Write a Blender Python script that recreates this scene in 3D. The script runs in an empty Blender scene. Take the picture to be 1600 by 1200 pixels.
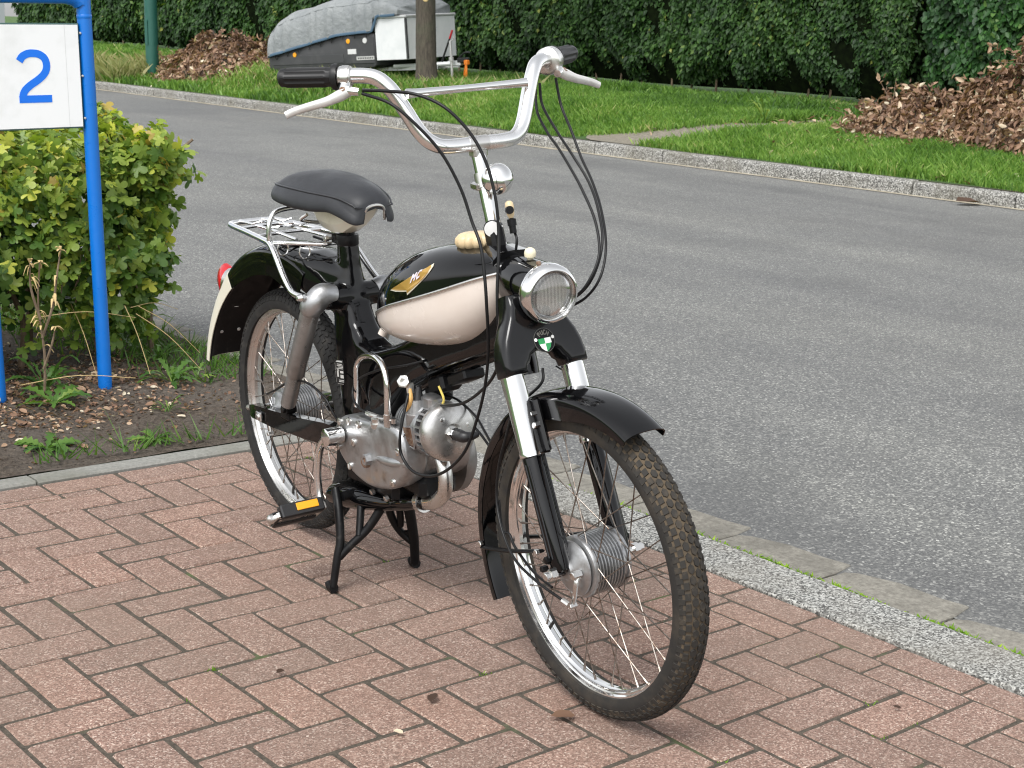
import bpy, bmesh, math, random
import numpy as np
from mathutils import Matrix, Vector
random.seed(7)
RNG = np.random.default_rng(7)
SC = bpy.context.scene
COL = SC.collection
PI = math.pi

# ------------------------------------------------------------------ camera, sky, sun, exposure
def look_matrix(yaw, pitch, roll):
    f = np.array([math.cos(yaw) * math.cos(pitch), math.sin(yaw) * math.cos(pitch), -math.sin(pitch)])
    r = np.cross(f, [0, 0, 1.0]); r /= np.linalg.norm(r); u = np.cross(r, f)
    return math.cos(roll) * r + math.sin(roll) * u, -math.sin(roll) * r + math.cos(roll) * u, f
CAM_POS = np.array([-1.2342, -2.9619, 1.2228])
CR, CU, CF = look_matrix(0.8685, 0.2286, 0.0432)
FPX = 2376.0
cam_d = bpy.data.cameras.new('camera'); cam = bpy.data.objects.new('camera', cam_d); COL.objects.link(cam)
cam_d.sensor_width = 36.0; cam_d.lens = FPX / 1600 * 36; cam_d.clip_start = 0.05; cam_d.clip_end = 600
cam_d.dof.use_dof = True; cam_d.dof.focus_distance = 3.1; cam_d.dof.aperture_fstop = 22.0
mw = Matrix.Identity(4)
for i in range(3):
    mw[i][0], mw[i][1], mw[i][2], mw[i][3] = CR[i], CU[i], -CF[i], CAM_POS[i]
cam.matrix_world = mw
SC.camera = cam
def in_frame(p, m=60):
    d = np.asarray(p, float) - CAM_POS
    z = d @ CF
    if z < 0.1: return None
    u, v = 800 + FPX * (d @ CR) / z, 600 - FPX * (d @ CU) / z
    return z if (-m < u < 1600 + m and -m < v < 1200 + m) else None

SUN_EL, SUN_AZ = math.radians(54), math.radians(203)      # azimuth of the sun in the xy plane (from +x)
world = bpy.data.worlds.new('World'); SC.world = world; world.use_nodes = True
wn = world.node_tree.nodes; wl = world.node_tree.links
wn.clear()
sky = wn.new('ShaderNodeTexSky'); sky.sky_type = 'NISHITA'; sky.sun_disc = False
sky.sun_elevation = SUN_EL; sky.sun_rotation = PI / 2 - SUN_AZ
sky.air_density = 1.0; sky.dust_density = 1.6; sky.ozone_density = 1.0
hs = wn.new('ShaderNodeHueSaturation'); hs.inputs['Saturation'].default_value = 0.12   # overcast: the cloud layer takes the blue out
bg = wn.new('ShaderNodeBackground'); bg.inputs[1].default_value = 0.15
wo = wn.new('ShaderNodeOutputWorld')
wl.new(sky.outputs[0], hs.inputs['Color']); wl.new(hs.outputs[0], bg.inputs[0]); wl.new(bg.outputs[0], wo.inputs[0])
sun_d = bpy.data.lights.new('sun', 'SUN'); sun_d.energy = 1.5; sun_d.angle = math.radians(26); sun_d.color = (1.0, 0.98, 0.955)
sun = bpy.data.objects.new('sun', sun_d); COL.objects.link(sun)
sd = Vector((math.cos(SUN_EL) * math.cos(SUN_AZ), math.cos(SUN_EL) * math.sin(SUN_AZ), math.sin(SUN_EL)))
sun.rotation_euler = (-sd).to_track_quat('-Z', 'Y').to_euler()
SC.view_settings.view_transform = 'Standard'; SC.view_settings.look = 'None'
SC.view_settings.gamma = 1.0; SC.view_settings.use_curve_mapping = False
SC.view_settings.exposure = 0.92
SC.cycles.pixel_filter_type = 'BLACKMAN_HARRIS'; SC.cycles.filter_width = 1.15
SC.cycles.max_bounces = 8; SC.cycles.diffuse_bounces = 3; SC.cycles.glossy_bounces = 4
SC.cycles.transmission_bounces = 6; SC.cycles.transparent_max_bounces = 8

# ------------------------------------------------------------------ materials
def mat(name, color=(.5, .5, .5), rough=.5, metal=0.0, coat=0.0, noise=None, bump=None, rnoise=None, spec=None, trans=0.0, emit=None):
    """Principled material. noise = (scale, color2, low, high, detail), bump = (scale, strength, dist), rnoise = (scale, lo, hi)"""
    m = bpy.data.materials.new(name); m.use_nodes = True
    nt = m.node_tree; b = nt.nodes['Principled BSDF']
    b.inputs['Base Color'].default_value = (*color, 1); b.inputs['Roughness'].default_value = rough; b.inputs['Metallic'].default_value = metal
    if coat: b.inputs['Coat Weight'].default_value = coat; b.inputs['Coat Roughness'].default_value = 0.03
    if spec is not None: b.inputs['Specular IOR Level'].default_value = spec
    if trans: b.inputs['Transmission Weight'].default_value = trans
    tc = nt.nodes.new('ShaderNodeTexCoord')
    def nz(scale, detail=6.0, rg=.6):
        n = nt.nodes.new('ShaderNodeTexNoise'); n.inputs['Scale'].default_value = scale; n.inputs['Detail'].default_value = detail; n.inputs['Roughness'].default_value = rg
        nt.links.new(tc.outputs['Object'], n.inputs['Vector']); return n
    if noise:
        sc, c2, lo, hi, det = noise
        n = nz(sc, det); r = nt.nodes.new('ShaderNodeMapRange'); r.inputs[1].default_value = lo; r.inputs[2].default_value = hi
        mx = nt.nodes.new('ShaderNodeMix'); mx.data_type = 'RGBA'; mx.inputs[6].default_value = (*color, 1); mx.inputs[7].default_value = (*c2, 1)
        nt.links.new(n.outputs[0], r.inputs[0]); nt.links.new(r.outputs[0], mx.inputs[0]); nt.links.new(mx.outputs[2], b.inputs['Base Color'])
    if rnoise:
        sc, lo, hi = rnoise
        n = nz(sc); r = nt.nodes.new('ShaderNodeMapRange'); r.inputs[1].default_value = .35; r.inputs[2].default_value = .7; r.inputs[3].default_value = lo; r.inputs[4].default_value = hi
        nt.links.new(n.outputs[0], r.inputs[0]); nt.links.new(r.outputs[0], b.inputs['Roughness'])
    if bump:
        sc, st, di = bump
        n = nz(sc); bp = nt.nodes.new('ShaderNodeBump'); bp.inputs['Strength'].default_value = st; bp.inputs['Distance'].default_value = di
        nt.links.new(n.outputs[0], bp.inputs['Height']); nt.links.new(bp.outputs[0], b.inputs['Normal'])
    return m

class NG:
    """small node-graph writer"""
    def __init__(s, m): s.nt = m.node_tree; s.n = s.nt.nodes; s.l = s.nt.links; s.b = s.n['Principled BSDF']
    def node(s, t, **kw):
        x = s.n.new(t)
        for k, v in kw.items(): setattr(x, k, v)
        return x
    def lk(s, a, b): s.l.new(a, b)
    def noise(s, vec, scale, detail=5, rough=.6, dist=0):
        x = s.node('ShaderNodeTexNoise'); x.inputs['Scale'].default_value = scale; x.inputs['Detail'].default_value = detail; x.inputs['Roughness'].default_value = rough; x.inputs['Distortion'].default_value = dist
        s.lk(vec, x.inputs['Vector']); return x.outputs[0]
    def vor(s, vec, scale, feature='F1', out='Distance'):
        x = s.node('ShaderNodeTexVoronoi', feature=feature); x.inputs['Scale'].default_value = scale
        s.lk(vec, x.inputs['Vector']); return x.outputs[out]
    def ramp(s, v, stops, interp='LINEAR'):
        x = s.node('ShaderNodeValToRGB'); e = x.color_ramp.elements; x.color_ramp.interpolation = interp
        while len(e) < len(stops): e.new(0.5)
        for k, (p, c) in enumerate(stops):
            e[k].position = p; e[k].color = (*c, 1) if len(c) == 3 else c
        s.lk(v, x.inputs[0]); return x.outputs[0]
    def rng(s, v, a, b, c=0., d=1.):
        x = s.node('ShaderNodeMapRange'); x.inputs[1].default_value = a; x.inputs[2].default_value = b; x.inputs[3].default_value = c; x.inputs[4].default_value = d
        s.lk(v, x.inputs[0]); return x.outputs[0]
    def mix(s, f, a, b, bt='MIX'):
        x = s.node('ShaderNodeMix', data_type='RGBA', blend_type=bt)
        for sock, v in ((x.inputs[0], f), (x.inputs[6], a), (x.inputs[7], b)):
            if isinstance(v, (int, float)): sock.default_value = v
            elif isinstance(v, tuple): sock.default_value = (*v, 1)
            else: s.lk(v, sock)
        return x.outputs[2]
    def math(s, op, a, b=None):
        x = s.node('ShaderNodeMath', operation=op)
        for sock, v in zip(x.inputs, (a, b)):
            if v is None: continue
            if isinstance(v, (int, float)): sock.default_value = v
            else: s.lk(v, sock)
        return x.outputs[0]
    def pos(s): return s.node('ShaderNodeNewGeometry').outputs['Position']
    def bump(s, hgt, strength, dist):
        x = s.node('ShaderNodeBump'); x.inputs['Strength'].default_value = strength; x.inputs['Distance'].default_value = dist
        s.lk(hgt, x.inputs['Height']); s.lk(x.outputs[0], s.b.inputs['Normal'])
def new_mat(name, rough=.8):
    m = bpy.data.materials.new(name); m.use_nodes = True; g = NG(m); g.b.inputs['Roughness'].default_value = rough; return m, g

M = {}
M['black'] = mat('black_paint', (.0022, .0022, .0026), .04, spec=.40, rnoise=(9, .02, .11), noise=(60, (.018, .017, .016), .64, .85, 8), bump=(14, .03, .01))
M['black_body'] = mat('black_fork_paint', (.004, .004, .0045), .14, spec=.42, rnoise=(22, .08, .26), noise=(120, (.03, .029, .027), .66, .9, 8))
M['black_satin'] = mat('satin_black', (.005, .005, .0055), .42, spec=.22, rnoise=(30, .3, .6), noise=(40, (.05, .046, .04), .6, .85, 8))
M['cream'] = mat('cream_paint', (.70, .63, .57), .22, coat=.4, noise=(9, (.64, .565, .50), .45, .8, 6), rnoise=(12, .16, .35))
M['cream_light'] = mat('cream_white_paint', (.72, .69, .57), .28, coat=.4, noise=(25, (.55, .5, .38), .6, .85, 6))
M['bar_chrome'] = mat('brushed_bar_chrome', (.86, .86, .855), .2, 1.0, noise=(50, (.55, .52, .48), .66, .85, 8), rnoise=(18, .15, .3))
M['chrome'] = mat('chrome', (.80, .80, .79), .1, 1.0, noise=(50, (.42, .36, .29), .66, .82, 8), rnoise=(18, .06, .2))
M['chrome_dull'] = mat('dull_chrome', (.66, .65, .63), .26, 1.0, noise=(70, (.3, .22, .15), .6, .8, 8), rnoise=(25, .18, .42))
M['alloy'] = mat('cast_aluminium', (.41, .415, .42), .38, .92, noise=(26, (.17, .16, .145), .52, .8, 8), rnoise=(30, .28, .55), bump=(160, .1, .002))
M['alloy_clean'] = mat('polished_aluminium', (.52, .515, .50), .3, .92, noise=(30, (.24, .22, .20), .5, .78, 8), rnoise=(30, .22, .45))
M['silver_paint'] = mat('grey_silver_paint', (.27, .26, .25), .33, .6, noise=(25, (.185, .175, .165), .45, .75, 6), rnoise=(22, .26, .45))
M['steel'] = mat('spoke_steel', (.30, .275, .25), .36, 1.0, noise=(80, (.13, .08, .05), .45, .7, 6))
M['rubber'] = mat('tyre_rubber', (.02, .0195, .019), .78, spec=.3, noise=(30, (.05, .046, .04), .5, .8, 8), bump=(220, .15, .002))
M['rubber_dirty'] = mat('dusty_tyre_rubber', (.024, .0225, .0205), .8, spec=.3, noise=(22, (.06, .05, .038), .45, .78, 8), bump=(220, .15, .002))
M['tread_dirty'] = mat('dusty_tread_rubber', (.028, .026, .023), .82, spec=.3, noise=(45, (.085, .068, .048), .5, .85, 8))
M['groove_dirt'] = mat('dust_in_tread', (.095, .071, .045), .95, noise=(30, (.04, .034, .027), .42, .75, 8))
M['lever'] = mat('silver_lever_paint', (.66, .65, .63), .32, .35, noise=(40, (.5, .48, .45), .5, .8, 5))
M['grip'] = mat('black_grip_rubber', (.009, .009, .0095), .45, spec=.35)
M['cable'] = mat('black_cable_sleeve', (.007, .007, .0075), .4, spec=.3)
M['vinyl'] = mat('black_seat_vinyl', (.016, .017, .020), .46, spec=.42, noise=(14, (.028, .03, .034), .4, .75, 6), bump=(420, .25, .0015), rnoise=(15, .4, .58))
M['vinyl_edge'] = mat('black_seat_piping', (.022, .023, .026), .42, bump=(420, .2, .001))
M['bakelite'] = mat('cream_bakelite', (.66, .52, .32), .35, noise=(30, (.55, .40, .22), .45, .75, 5))
M['knob'] = mat('cream_knob', (.72, .66, .48), .35)
M['red_lens'] = mat('red_lens', (.42, .008, .012), .12, coat=.6)
M['amber'] = mat('amber_reflector', (.85, .36, .015), .3, bump=(600, .3, .001))
M['gold'] = mat('gold_badge', (.52, .31, .07), .3, .6)
M['badge_edge'] = mat('badge_edge', (.8, .74, .6), .3, .5)
M['badge_letter'] = mat('badge_letter', (.62, .58, .66), .4)
M['badge_green'] = mat('emblem_green', (.02, .28, .08), .3)
M['badge_white'] = mat('emblem_white', (.9, .9, .87), .5)
M['badge_grey'] = mat('emblem_grey', (.12, .12, .11), .4, .4)
M['rust'] = mat('rusty_metal', (.16, .085, .05), .7, .3, noise=(60, (.28, .22, .17), .45, .7, 6))
M['cloth_orange'] = mat('orange_insulation', (.62, .36, .12), .6)
M['yellow_wire'] = mat('yellow_wire', (.7, .55, .12), .5)
M['dark_gap'] = mat('dark_vent', (.012, .010, .010), .8)
M['vent_red'] = mat('brown_fin_metal', (.09, .05, .04), .6, .3)
M['plate_black'] = mat('black_plate', (.012, .012, .012), .35)
M['plate_silver'] = mat('plate_silver', (.6, .6, .58), .4, .5)
M['mirror'] = mat('reflector_bowl', (.95, .95, .94), .13, 1.0)
# headlight glass: clear, ribbed
m, g = new_mat('ribbed_lamp_glass', .05); g.b.inputs['Base Color'].default_value = (.9, .9, .9, 1); g.b.inputs['Specular IOR Level'].default_value = .6
tc = g.node('ShaderNodeTexCoord'); wv = g.node('ShaderNodeTexWave', wave_type='BANDS', bands_direction='Y'); wv.inputs['Scale'].default_value = 46; g.lk(tc.outputs['Object'], wv.inputs['Vector'])
g.bump(wv.outputs[0], .10, .001); tp_ = g.node('ShaderNodeBsdfTransparent'); ms_ = g.node('ShaderNodeMixShader'); lw_ = g.node('ShaderNodeLayerWeight'); lw_.inputs[0].default_value = .25
g.lk(g.rng(wv.outputs[0], 0, 1, .88, 1.0), tp_.inputs[0]); g.lk(g.rng(lw_.outputs['Fresnel'], 0, 1, .05, .8), ms_.inputs[0]); gl_ = g.node('ShaderNodeBsdfGlossy'); gl_.inputs['Roughness'].default_value = .04; g.lk(tp_.outputs[0], ms_.inputs[1]); g.lk(gl_.outputs[0], ms_.inputs[2]); g.lk(ms_.outputs[0], g.n['Material Output'].inputs[0]); M['lamp_glass'] = m
# sign
M['sign_blue'] = mat('blue_sign_paint', (.003, .15, .56), .32, noise=(40, (.012, .17, .52), .6, .85, 6), rnoise=(20, .25, .42))
M['sign_white'] = mat('white_sign_sheet', (.86, .875, .875), .4, noise=(9, (.72, .74, .725), .5, .85, 9))
M['sign_num'] = mat('blue_number', (.002, .17, .80), .4)
M['sign_edge'] = mat('green_grey_sign_edge', (.06, .12, .11), .5)
# trailer, pole
M['tarp'] = mat('grey_tarpaulin', (.235, .25, .252), .45, noise=(3, (.175, .19, .195), .4, .75, 5), bump=(9, .5, .05))
M['hem'] = mat('blue_hem', (.055, .105, .16), .6)
M['trailer_grey'] = mat('dark_grey_plastic', (.045, .046, .048), .5, noise=(6, (.07, .07, .07), .5, .8, 4))
M['aluminium'] = mat('aluminium_sheet', (.74, .75, .75), .45, .1, noise=(5, (.66, .68, .68), .4, .75, 4))
M['aluminium_edge'] = mat('aluminium_trim', (.7, .7, .7), .35, .5)
M['orange_plastic'] = mat('orange_plastic', (.8, .22, .02), .4)
M['white_plastic'] = mat('white_plastic', (.62, .62, .61), .35)
M['red_plastic'] = mat('red_plastic', (.5, .02, .03), .4)
M['black_plastic'] = mat('black_plastic', (.014, .014, .015), .45)
M['pole_green'] = mat('dark_green_pole_paint', (.012, .085, .062), .4, noise=(8, (.02, .10, .075), .4, .75, 6))

# pavers, kerbs, asphalt, soil
m, g = new_mat('red_brown_paver', .82); P = g.pos(); oi = g.node('ShaderNodeObjectInfo').outputs['Random']
v1 = g.vor(P, 330, out='Color'); bw = g.node('ShaderNodeSeparateColor'); g.lk(v1, bw.inputs[0])
speck = g.ramp(bw.outputs[0], [(0, (.115, .070, .055)), (.3, (.222, .134, .104)), (.6, (.318, .203, .160)), (.86, (.43, .305, .248)), (1, (.64, .53, .45))])
big = g.noise(P, 3.2, 5); c = g.mix(g.rng(big, .35, .7, 0, .5), speck, (.225, .150, .112), 'MIX'); mot = g.noise(P, 22, 5, .7); c = g.mix(g.rng(mot, .42, .68, 0, .35), c, (.16, .105, .08))
fine = g.noise(P, 150, 4, .7); c = g.mix(g.rng(fine, .35, .72, .0, .55), c, (.13, .085, .066))
tone = g.ramp(oi, [(0, (.90, .90, .90)), (.35, (.98, .98, .98)), (.7, (1.03, 1.01, 1.0)), (1, (1.10, 1.05, 1.02))]); c = g.mix(1.0, c, tone, 'MULTIPLY')
dirt = g.noise(P, 1.1, 7, .65); c = g.mix(g.rng(dirt, .48, .75, 0, .45), c, (.19, .15, .115))
g.lk(c, g.b.inputs['Base Color']); g.bump(g.math('ADD', g.noise(P, 300, 3, .7), g.noise(P, 60, 3)), .5, .0035); M['paver'] = m
m, g = new_mat('joint_sand', .95); P = g.pos()
c = g.ramp(g.noise(P, 120, 5, .7), [(.3, (.03, .025, .018)), (.7, (.105, .087, .066))]); mo = g.noise(P, 5, 6, .7)
c = g.mix(g.rng(mo, .58, .72, 0, .75), c, (.07, .12, .025)); g.lk(c, g.b.inputs['Base Color']); g.bump(g.noise(P, 180, 4), .6, .004); M['joint'] = m
m, g = new_mat('speckled_granite_concrete', .8); P = g.pos(); v1 = g.vor(P, 250, out='Color'); bw = g.node('ShaderNodeSeparateColor'); g.lk(v1, bw.inputs[0])
c = g.ramp(bw.outputs[0], [(0, (.03, .03, .03)), (.25, (.09, .09, .085)), (.5, (.23, .23, .215)), (.8, (.37, .37, .345)), (1, (.52, .52, .49))])
di = g.noise(P, 2.5, 6); c = g.mix(g.rng(di, .45, .75, 0, .6), c, (.22, .20, .165)); g.lk(c, g.b.inputs['Base Color']); g.bump(g.noise(P, 200, 3, .7), .6, .004); M['granite'] = m
m, g = new_mat('kerb_concrete', .85); P = g.pos(); v1 = g.vor(P, 110, out='Color'); bw = g.node('ShaderNodeSeparateColor'); g.lk(v1, bw.inputs[0])
c = g.ramp(bw.outputs[0], [(0, (.03, .03, .028)), (.3, (.12, .117, .108)), (.65, (.27, .265, .245)), (1, (.50, .495, .46))])
c = g.mix(g.rng(g.noise(P, 2.2, 7, .7), .42, .72, 0, .75), c, (.135, .125, .095)); g.lk(c, g.b.inputs['Base Color']); g.bump(g.noise(P, 130, 4, .7), .6, .006); M['kerb'] = m
m, g = new_mat('plain_grey_concrete', .88); P = g.pos()
c = g.ramp(g.noise(P, 90, 6, .7), [(.3, (.16, .16, .145)), (.7, (.29, .285, .26))]); c = g.mix(g.rng(g.noise(P, 4, 6), .45, .75, 0, .7), c, (.13, .13, .10))
g.lk(c, g.b.inputs['Base Color']); g.bump(g.noise(P, 150, 4, .7), .5, .004); M['concrete'] = m
m, g = new_mat('gutter_concrete', .88); P = g.pos()
c = g.ramp(g.noise(P, 70, 6, .7), [(.3, (.13, .12, .10)), (.7, (.29, .275, .235))]); c = g.mix(g.rng(g.noise(P, 6, 7, .7), .45, .7, 0, .7), c, (.085, .08, .068))
g.lk(c, g.b.inputs['Base Color']); g.bump(g.noise(P, 110, 4, .7), .6, .005); M['gutter'] = m
m, g = new_mat('worn_asphalt', .78); P = g.pos(); v1 = g.vor(P, 165, out='Color'); bw = g.node('ShaderNodeSeparateColor'); g.lk(v1, bw.inputs[0])
c = g.ramp(bw.outputs[0], [(0, (.075, .076, .075)), (.45, (.13, .132, .129)), (.74, (.185, .186, .178)), (.93, (.29, .29, .272)), (1, (.48, .48, .45))])
c = g.mix(g.rng(g.noise(P, 60, 4, .7), .3, .7, 0, .5), c, (.085, .087, .087))
mp = g.node('ShaderNodeMapping'); mp.inputs['Scale'].default_value = (1.0, .12, 1); g.lk(P, mp.inputs[0])
st = g.noise(mp.outputs[0], 1.3, 5, .6); c = g.mix(g.rng(st, .38, .66), g.mix(1.0, c, (.85, .85, .86), 'MULTIPLY'), g.mix(1.0, c, (1.15, 1.15, 1.13), 'MULTIPLY'))
bl = g.noise(P, .8, 6, .65); c = g.mix(g.rng(bl, .50, .72, 0, .5), c, (.075, .076, .076)); bl2 = g.noise(P, .33, 5, .6); c = g.mix(g.rng(bl2, .45, .7, 0, .45), c, g.mix(1.0, c, (1.3, 1.28, 1.22), 'MULTIPLY'))
g.lk(c, g.b.inputs['Base Color']); g.lk(g.rng(st, .3, .7, .62, .85), g.b.inputs['Roughness']); g.bump(g.math('ADD', bw.outputs[1], g.noise(P, 120, 3)), .5, .005); M['asphalt'] = m
m, g = new_mat('dark_soil', .97); P = g.pos()
c = g.ramp(g.noise(P, 65, 7, .75), [(.28, (.024, .018, .013)), (.48, (.075, .057, .042)), (.62, (.135, .108, .083)), (.76, (.25, .22, .18))]); sp = g.vor(P, 80, out='Distance')
c = g.mix(g.rng(g.noise(P, 3, 6), .45, .7, 0, .65), c, (.12, .105, .09)); g.lk(c, g.b.inputs['Base Color']); g.bump(g.math('ADD', g.noise(P, 90, 6, .7), g.noise(P, 14, 4)), .9, .015); M['soil'] = m
m, g = new_mat('grassy_ground', .95); P = g.pos()
c = g.ramp(g.noise(P, 2.0, 6, .65), [(.3, (.028, .065, .010)), (.55, (.045, .11, .014)), (.75, (.085, .12, .03))]); c = g.mix(g.rng(g.noise(P, 40, 4, .7), .4, .7, 0, .6), c, (.022, .045, .008))
sx = g.node('ShaderNodeSeparateXYZ'); g.lk(P, sx.inputs[0]); ed = g.math('ADD', sx.outputs[0], g.math('MULTIPLY', g.noise(P, 2.2, 4), .22))
c = g.mix(g.rng(ed, 9.97, 10.08, 0, 1), (.05, .036, .026), c); g.lk(c, g.b.inputs['Base Color']); g.bump(g.noise(P, 40, 5), .8, .03); M['turf'] = m
m, g = new_mat('lawn_ground', .95); P = g.pos()
c = g.ramp(g.noise(P, 2.0, 6, .65), [(.3, (.03, .07, .012)), (.55, (.055, .12, .02)), (.75, (.10, .15, .04))]); g.lk(c, g.b.inputs['Base Color']); g.bump(g.noise(P, 40, 5), .8, .03); M['lawn'] = m
m, g = new_mat('trodden_path', .95); P = g.pos()
c = g.ramp(g.noise(P, 30, 6, .7), [(.3, (.10, .088, .066)), (.7, (.26, .235, .185))]); g.lk(c, g.b.inputs['Base Color']); g.bump(g.noise(P, 60, 5), .6, .01); M['path'] = m
M['strip'] = mat('pale_gutter_line', (.40, .36, .27), .85, noise=(14, (.24, .21, .16), .45, .75, 6))
m, g = new_mat('tree_bark', .92); tc = g.node('ShaderNodeTexCoord'); mp = g.node('ShaderNodeMapping'); mp.inputs['Scale'].default_value = (1, 1, .22); g.lk(tc.outputs['Object'], mp.inputs[0])
bn = g.noise(mp.outputs[0], 38, 6, .7); c = g.ramp(bn, [(.3, (.03, .025, .019)), (.65, (.095, .08, .06)), (.8, (.15, .13, .10))])
c = g.mix(g.rng(g.noise(tc.outputs['Object'], 3, 5), .5, .7, 0, .5), c, (.09, .11, .06)); g.lk(c, g.b.inputs['Base Color']); g.bump(bn, .9, .015); M['bark'] = m
M['twig'] = mat('brown_twig', (.11, .075, .045), .8, noise=(30, (.2, .15, .1), .4, .7, 4))
M['straw'] = mat('dry_straw', (.50, .37, .17), .7)
M['wire_grey'] = mat('fence_grey', (.36, .38, .40), .6)

def leaf_mat(name, stops, rough=.45, trans=.35, spec=.4):
    m = bpy.data.materials.new(name); m.use_nodes = True; g = NG(m)
    at = g.node('ShaderNodeAttribute', attribute_name='tone'); col = g.ramp(at.outputs['Fac'], stops)
    g.lk(col, g.b.inputs['Base Color']); g.b.inputs['Roughness'].default_value = rough; g.b.inputs['Specular IOR Level'].default_value = spec
    tr = g.node('ShaderNodeBsdfTranslucent'); g.lk(g.mix(1.0, col, (1.5, 1.6, .7), 'MULTIPLY'), tr.inputs[0])
    ms = g.node('ShaderNodeMixShader'); ms.inputs[0].default_value = trans
    out = g.n['Material Output']; g.lk(g.b.outputs[0], ms.inputs[1]); g.lk(tr.outputs[0], ms.inputs[2]); g.lk(ms.outputs[0], out.inputs[0])
    return m
M['maple_leaf'] = leaf_mat('field_maple_leaf', [(0, (.028, .078, .016)), (.3, (.085, .165, .03)), (.55, (.185, .275, .045)), (.8, (.35, .42, .07)), (.96, (.54, .55, .08)), (1, (.40, .30, .07))], .42, .3)
M['beech_leaf'] = leaf_mat('hedge_leaf', [(0, (.012, .034, .009)), (.45, (.028, .072, .014)), (.8, (.052, .118, .022)), (.95, (.10, .17, .032)), (1, (.2, .23, .05))], .52, .22, .28)
M['laurel_leaf'] = leaf_mat('laurel_leaf', [(0, (.012, .040, .012)), (.5, (.028, .085, .019)), (.85, (.055, .145, .03)), (1, (.10, .18, .045))], .45, .22, .3)
M['grass_blade'] = leaf_mat('grass_blade', [(0, (.036, .090, .014)), (.35, (.088, .190, .026)), (.65, (.168, .302, .05)), (.88, (.28, .385, .10)), (1, (.46, .43, .21))], .5, .3)
M['dry_grass'] = leaf_mat('dry_grass', [(0, (.10, .16, .04)), (.5, (.25, .26, .10)), (1, (.48, .42, .24))], .6, .3)
M['dead_leaf'] = leaf_mat('dead_leaf', [(0, (.05, .029, .020)), (.35, (.165, .094, .060)), (.65, (.33, .20, .128)), (.88, (.52, .39, .27)), (1, (.68, .60, .46))], .6, .2)
M['weed_leaf'] = leaf_mat('weed_leaf', [(0, (.03, .085, .018)), (.5, (.08, .17, .03)), (1, (.2, .28, .05))], .45, .3)
M['moss'] = leaf_mat('moss', [(0, (.05, .12, .01)), (.6, (.16, .30, .015)), (1, (.34, .5, .03))], .8, .3)
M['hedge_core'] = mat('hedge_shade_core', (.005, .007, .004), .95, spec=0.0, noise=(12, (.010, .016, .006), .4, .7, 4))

# ------------------------------------------------------------------ mesh toolkit
def cr(pts, k):
    """Catmull-Rom through the points, k samples per span"""
    P = np.array(pts, float)
    if k <= 1 or len(P) < 3: return P
    Q = np.vstack([2 * P[0] - P[1], P, 2 * P[-1] - P[-2]]); out = []
    for i in range(1, len(Q) - 2):
        for t in np.linspace(0, 1, k, endpoint=False):
            a, b, c, d = Q[i - 1], Q[i], Q[i + 1], Q[i + 2]
            out.append(.5 * (2 * b + (c - a) * t + (2 * a - 5 * b + 4 * c - d) * t * t + (3 * b - a - 3 * c + d) * t ** 3))
    out.append(P[-1]); return np.array(out)
def crc(pts, k):
    P = np.array(pts, float); n = len(P); out = []
    for i in range(n):
        a, b, c, d = P[i - 1], P[i], P[(i + 1) % n], P[(i + 2) % n]
        for t in np.linspace(0, 1, k, endpoint=False):
            out.append(.5 * (2 * b + (c - a) * t + (2 * a - 5 * b + 4 * c - d) * t * t + (3 * b - a - 3 * c + d) * t ** 3))
    return np.array(out)
def loft(rings, caps=True, closed=True):
    n = len(rings[0]); V = [tuple(p) for r in rings for p in r]; F = []
    for i in range(len(rings) - 1):
        for j in range(n if closed else n - 1):
            k = (j + 1) % n
            F.append((i * n + j, i * n + k, (i + 1) * n + k, (i + 1) * n + j))
    if caps and closed:
        F.append(tuple(range(n - 1, -1, -1))); b = (len(rings) - 1) * n; F.append(tuple(b + j for j in range(n)))
    return V, F
def frames(P):
    T = np.gradient(P, axis=0); T /= np.linalg.norm(T, axis=1)[:, None] + 1e-12
    ref = np.array([0, 0, 1.0]) if abs(T[0][2]) < .9 else np.array([0, 1.0, 0])
    N = np.cross(T[0], ref); N /= np.linalg.norm(N); out = []
    for t in T:
        N = N - t * (N @ t); N /= np.linalg.norm(N); out.append((N.copy(), np.cross(t, N)))
    return T, out
def tube(pts, r, n=10, k=6, caps=True, flat=None):
    P = cr(pts, k)
    if np.ndim(r): R = np.interp(np.linspace(0, 1, len(P)), np.linspace(0, 1, len(r)), r)
    else: R = np.full(len(P), r)
    T, fr = frames(P); rings = []; a = np.arange(n) * 2 * PI / n
    for p, (N, B), rr in zip(P, fr, R):
        rings.append(p + rr * (np.cos(a)[:, None] * N * (flat[0] if flat else 1) + np.sin(a)[:, None] * B * (flat[1] if flat else 1)))
    return loft(rings, caps)
def lathe(prof, o, ax, n=24, closed_prof=False):
    """profile [(along, radius)] turned about the axis ax through o"""
    ax = np.array(ax, float); ax /= np.linalg.norm(ax); o = np.array(o, float)
    ref = np.array([0, 0, 1.0]) if abs(ax[2]) < .9 else np.array([1.0, 0, 0])
    u = np.cross(ref, ax); u /= np.linalg.norm(u); v = np.cross(ax, u); a = np.arange(n) * 2 * PI / n
    rings = [o + ax * p + max(r, 1e-5) * (np.cos(a)[:, None] * u + np.sin(a)[:, None] * v) for p, r in prof]
    if closed_prof: rings.append(rings[0])
    return loft(rings, not closed_prof)
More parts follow.
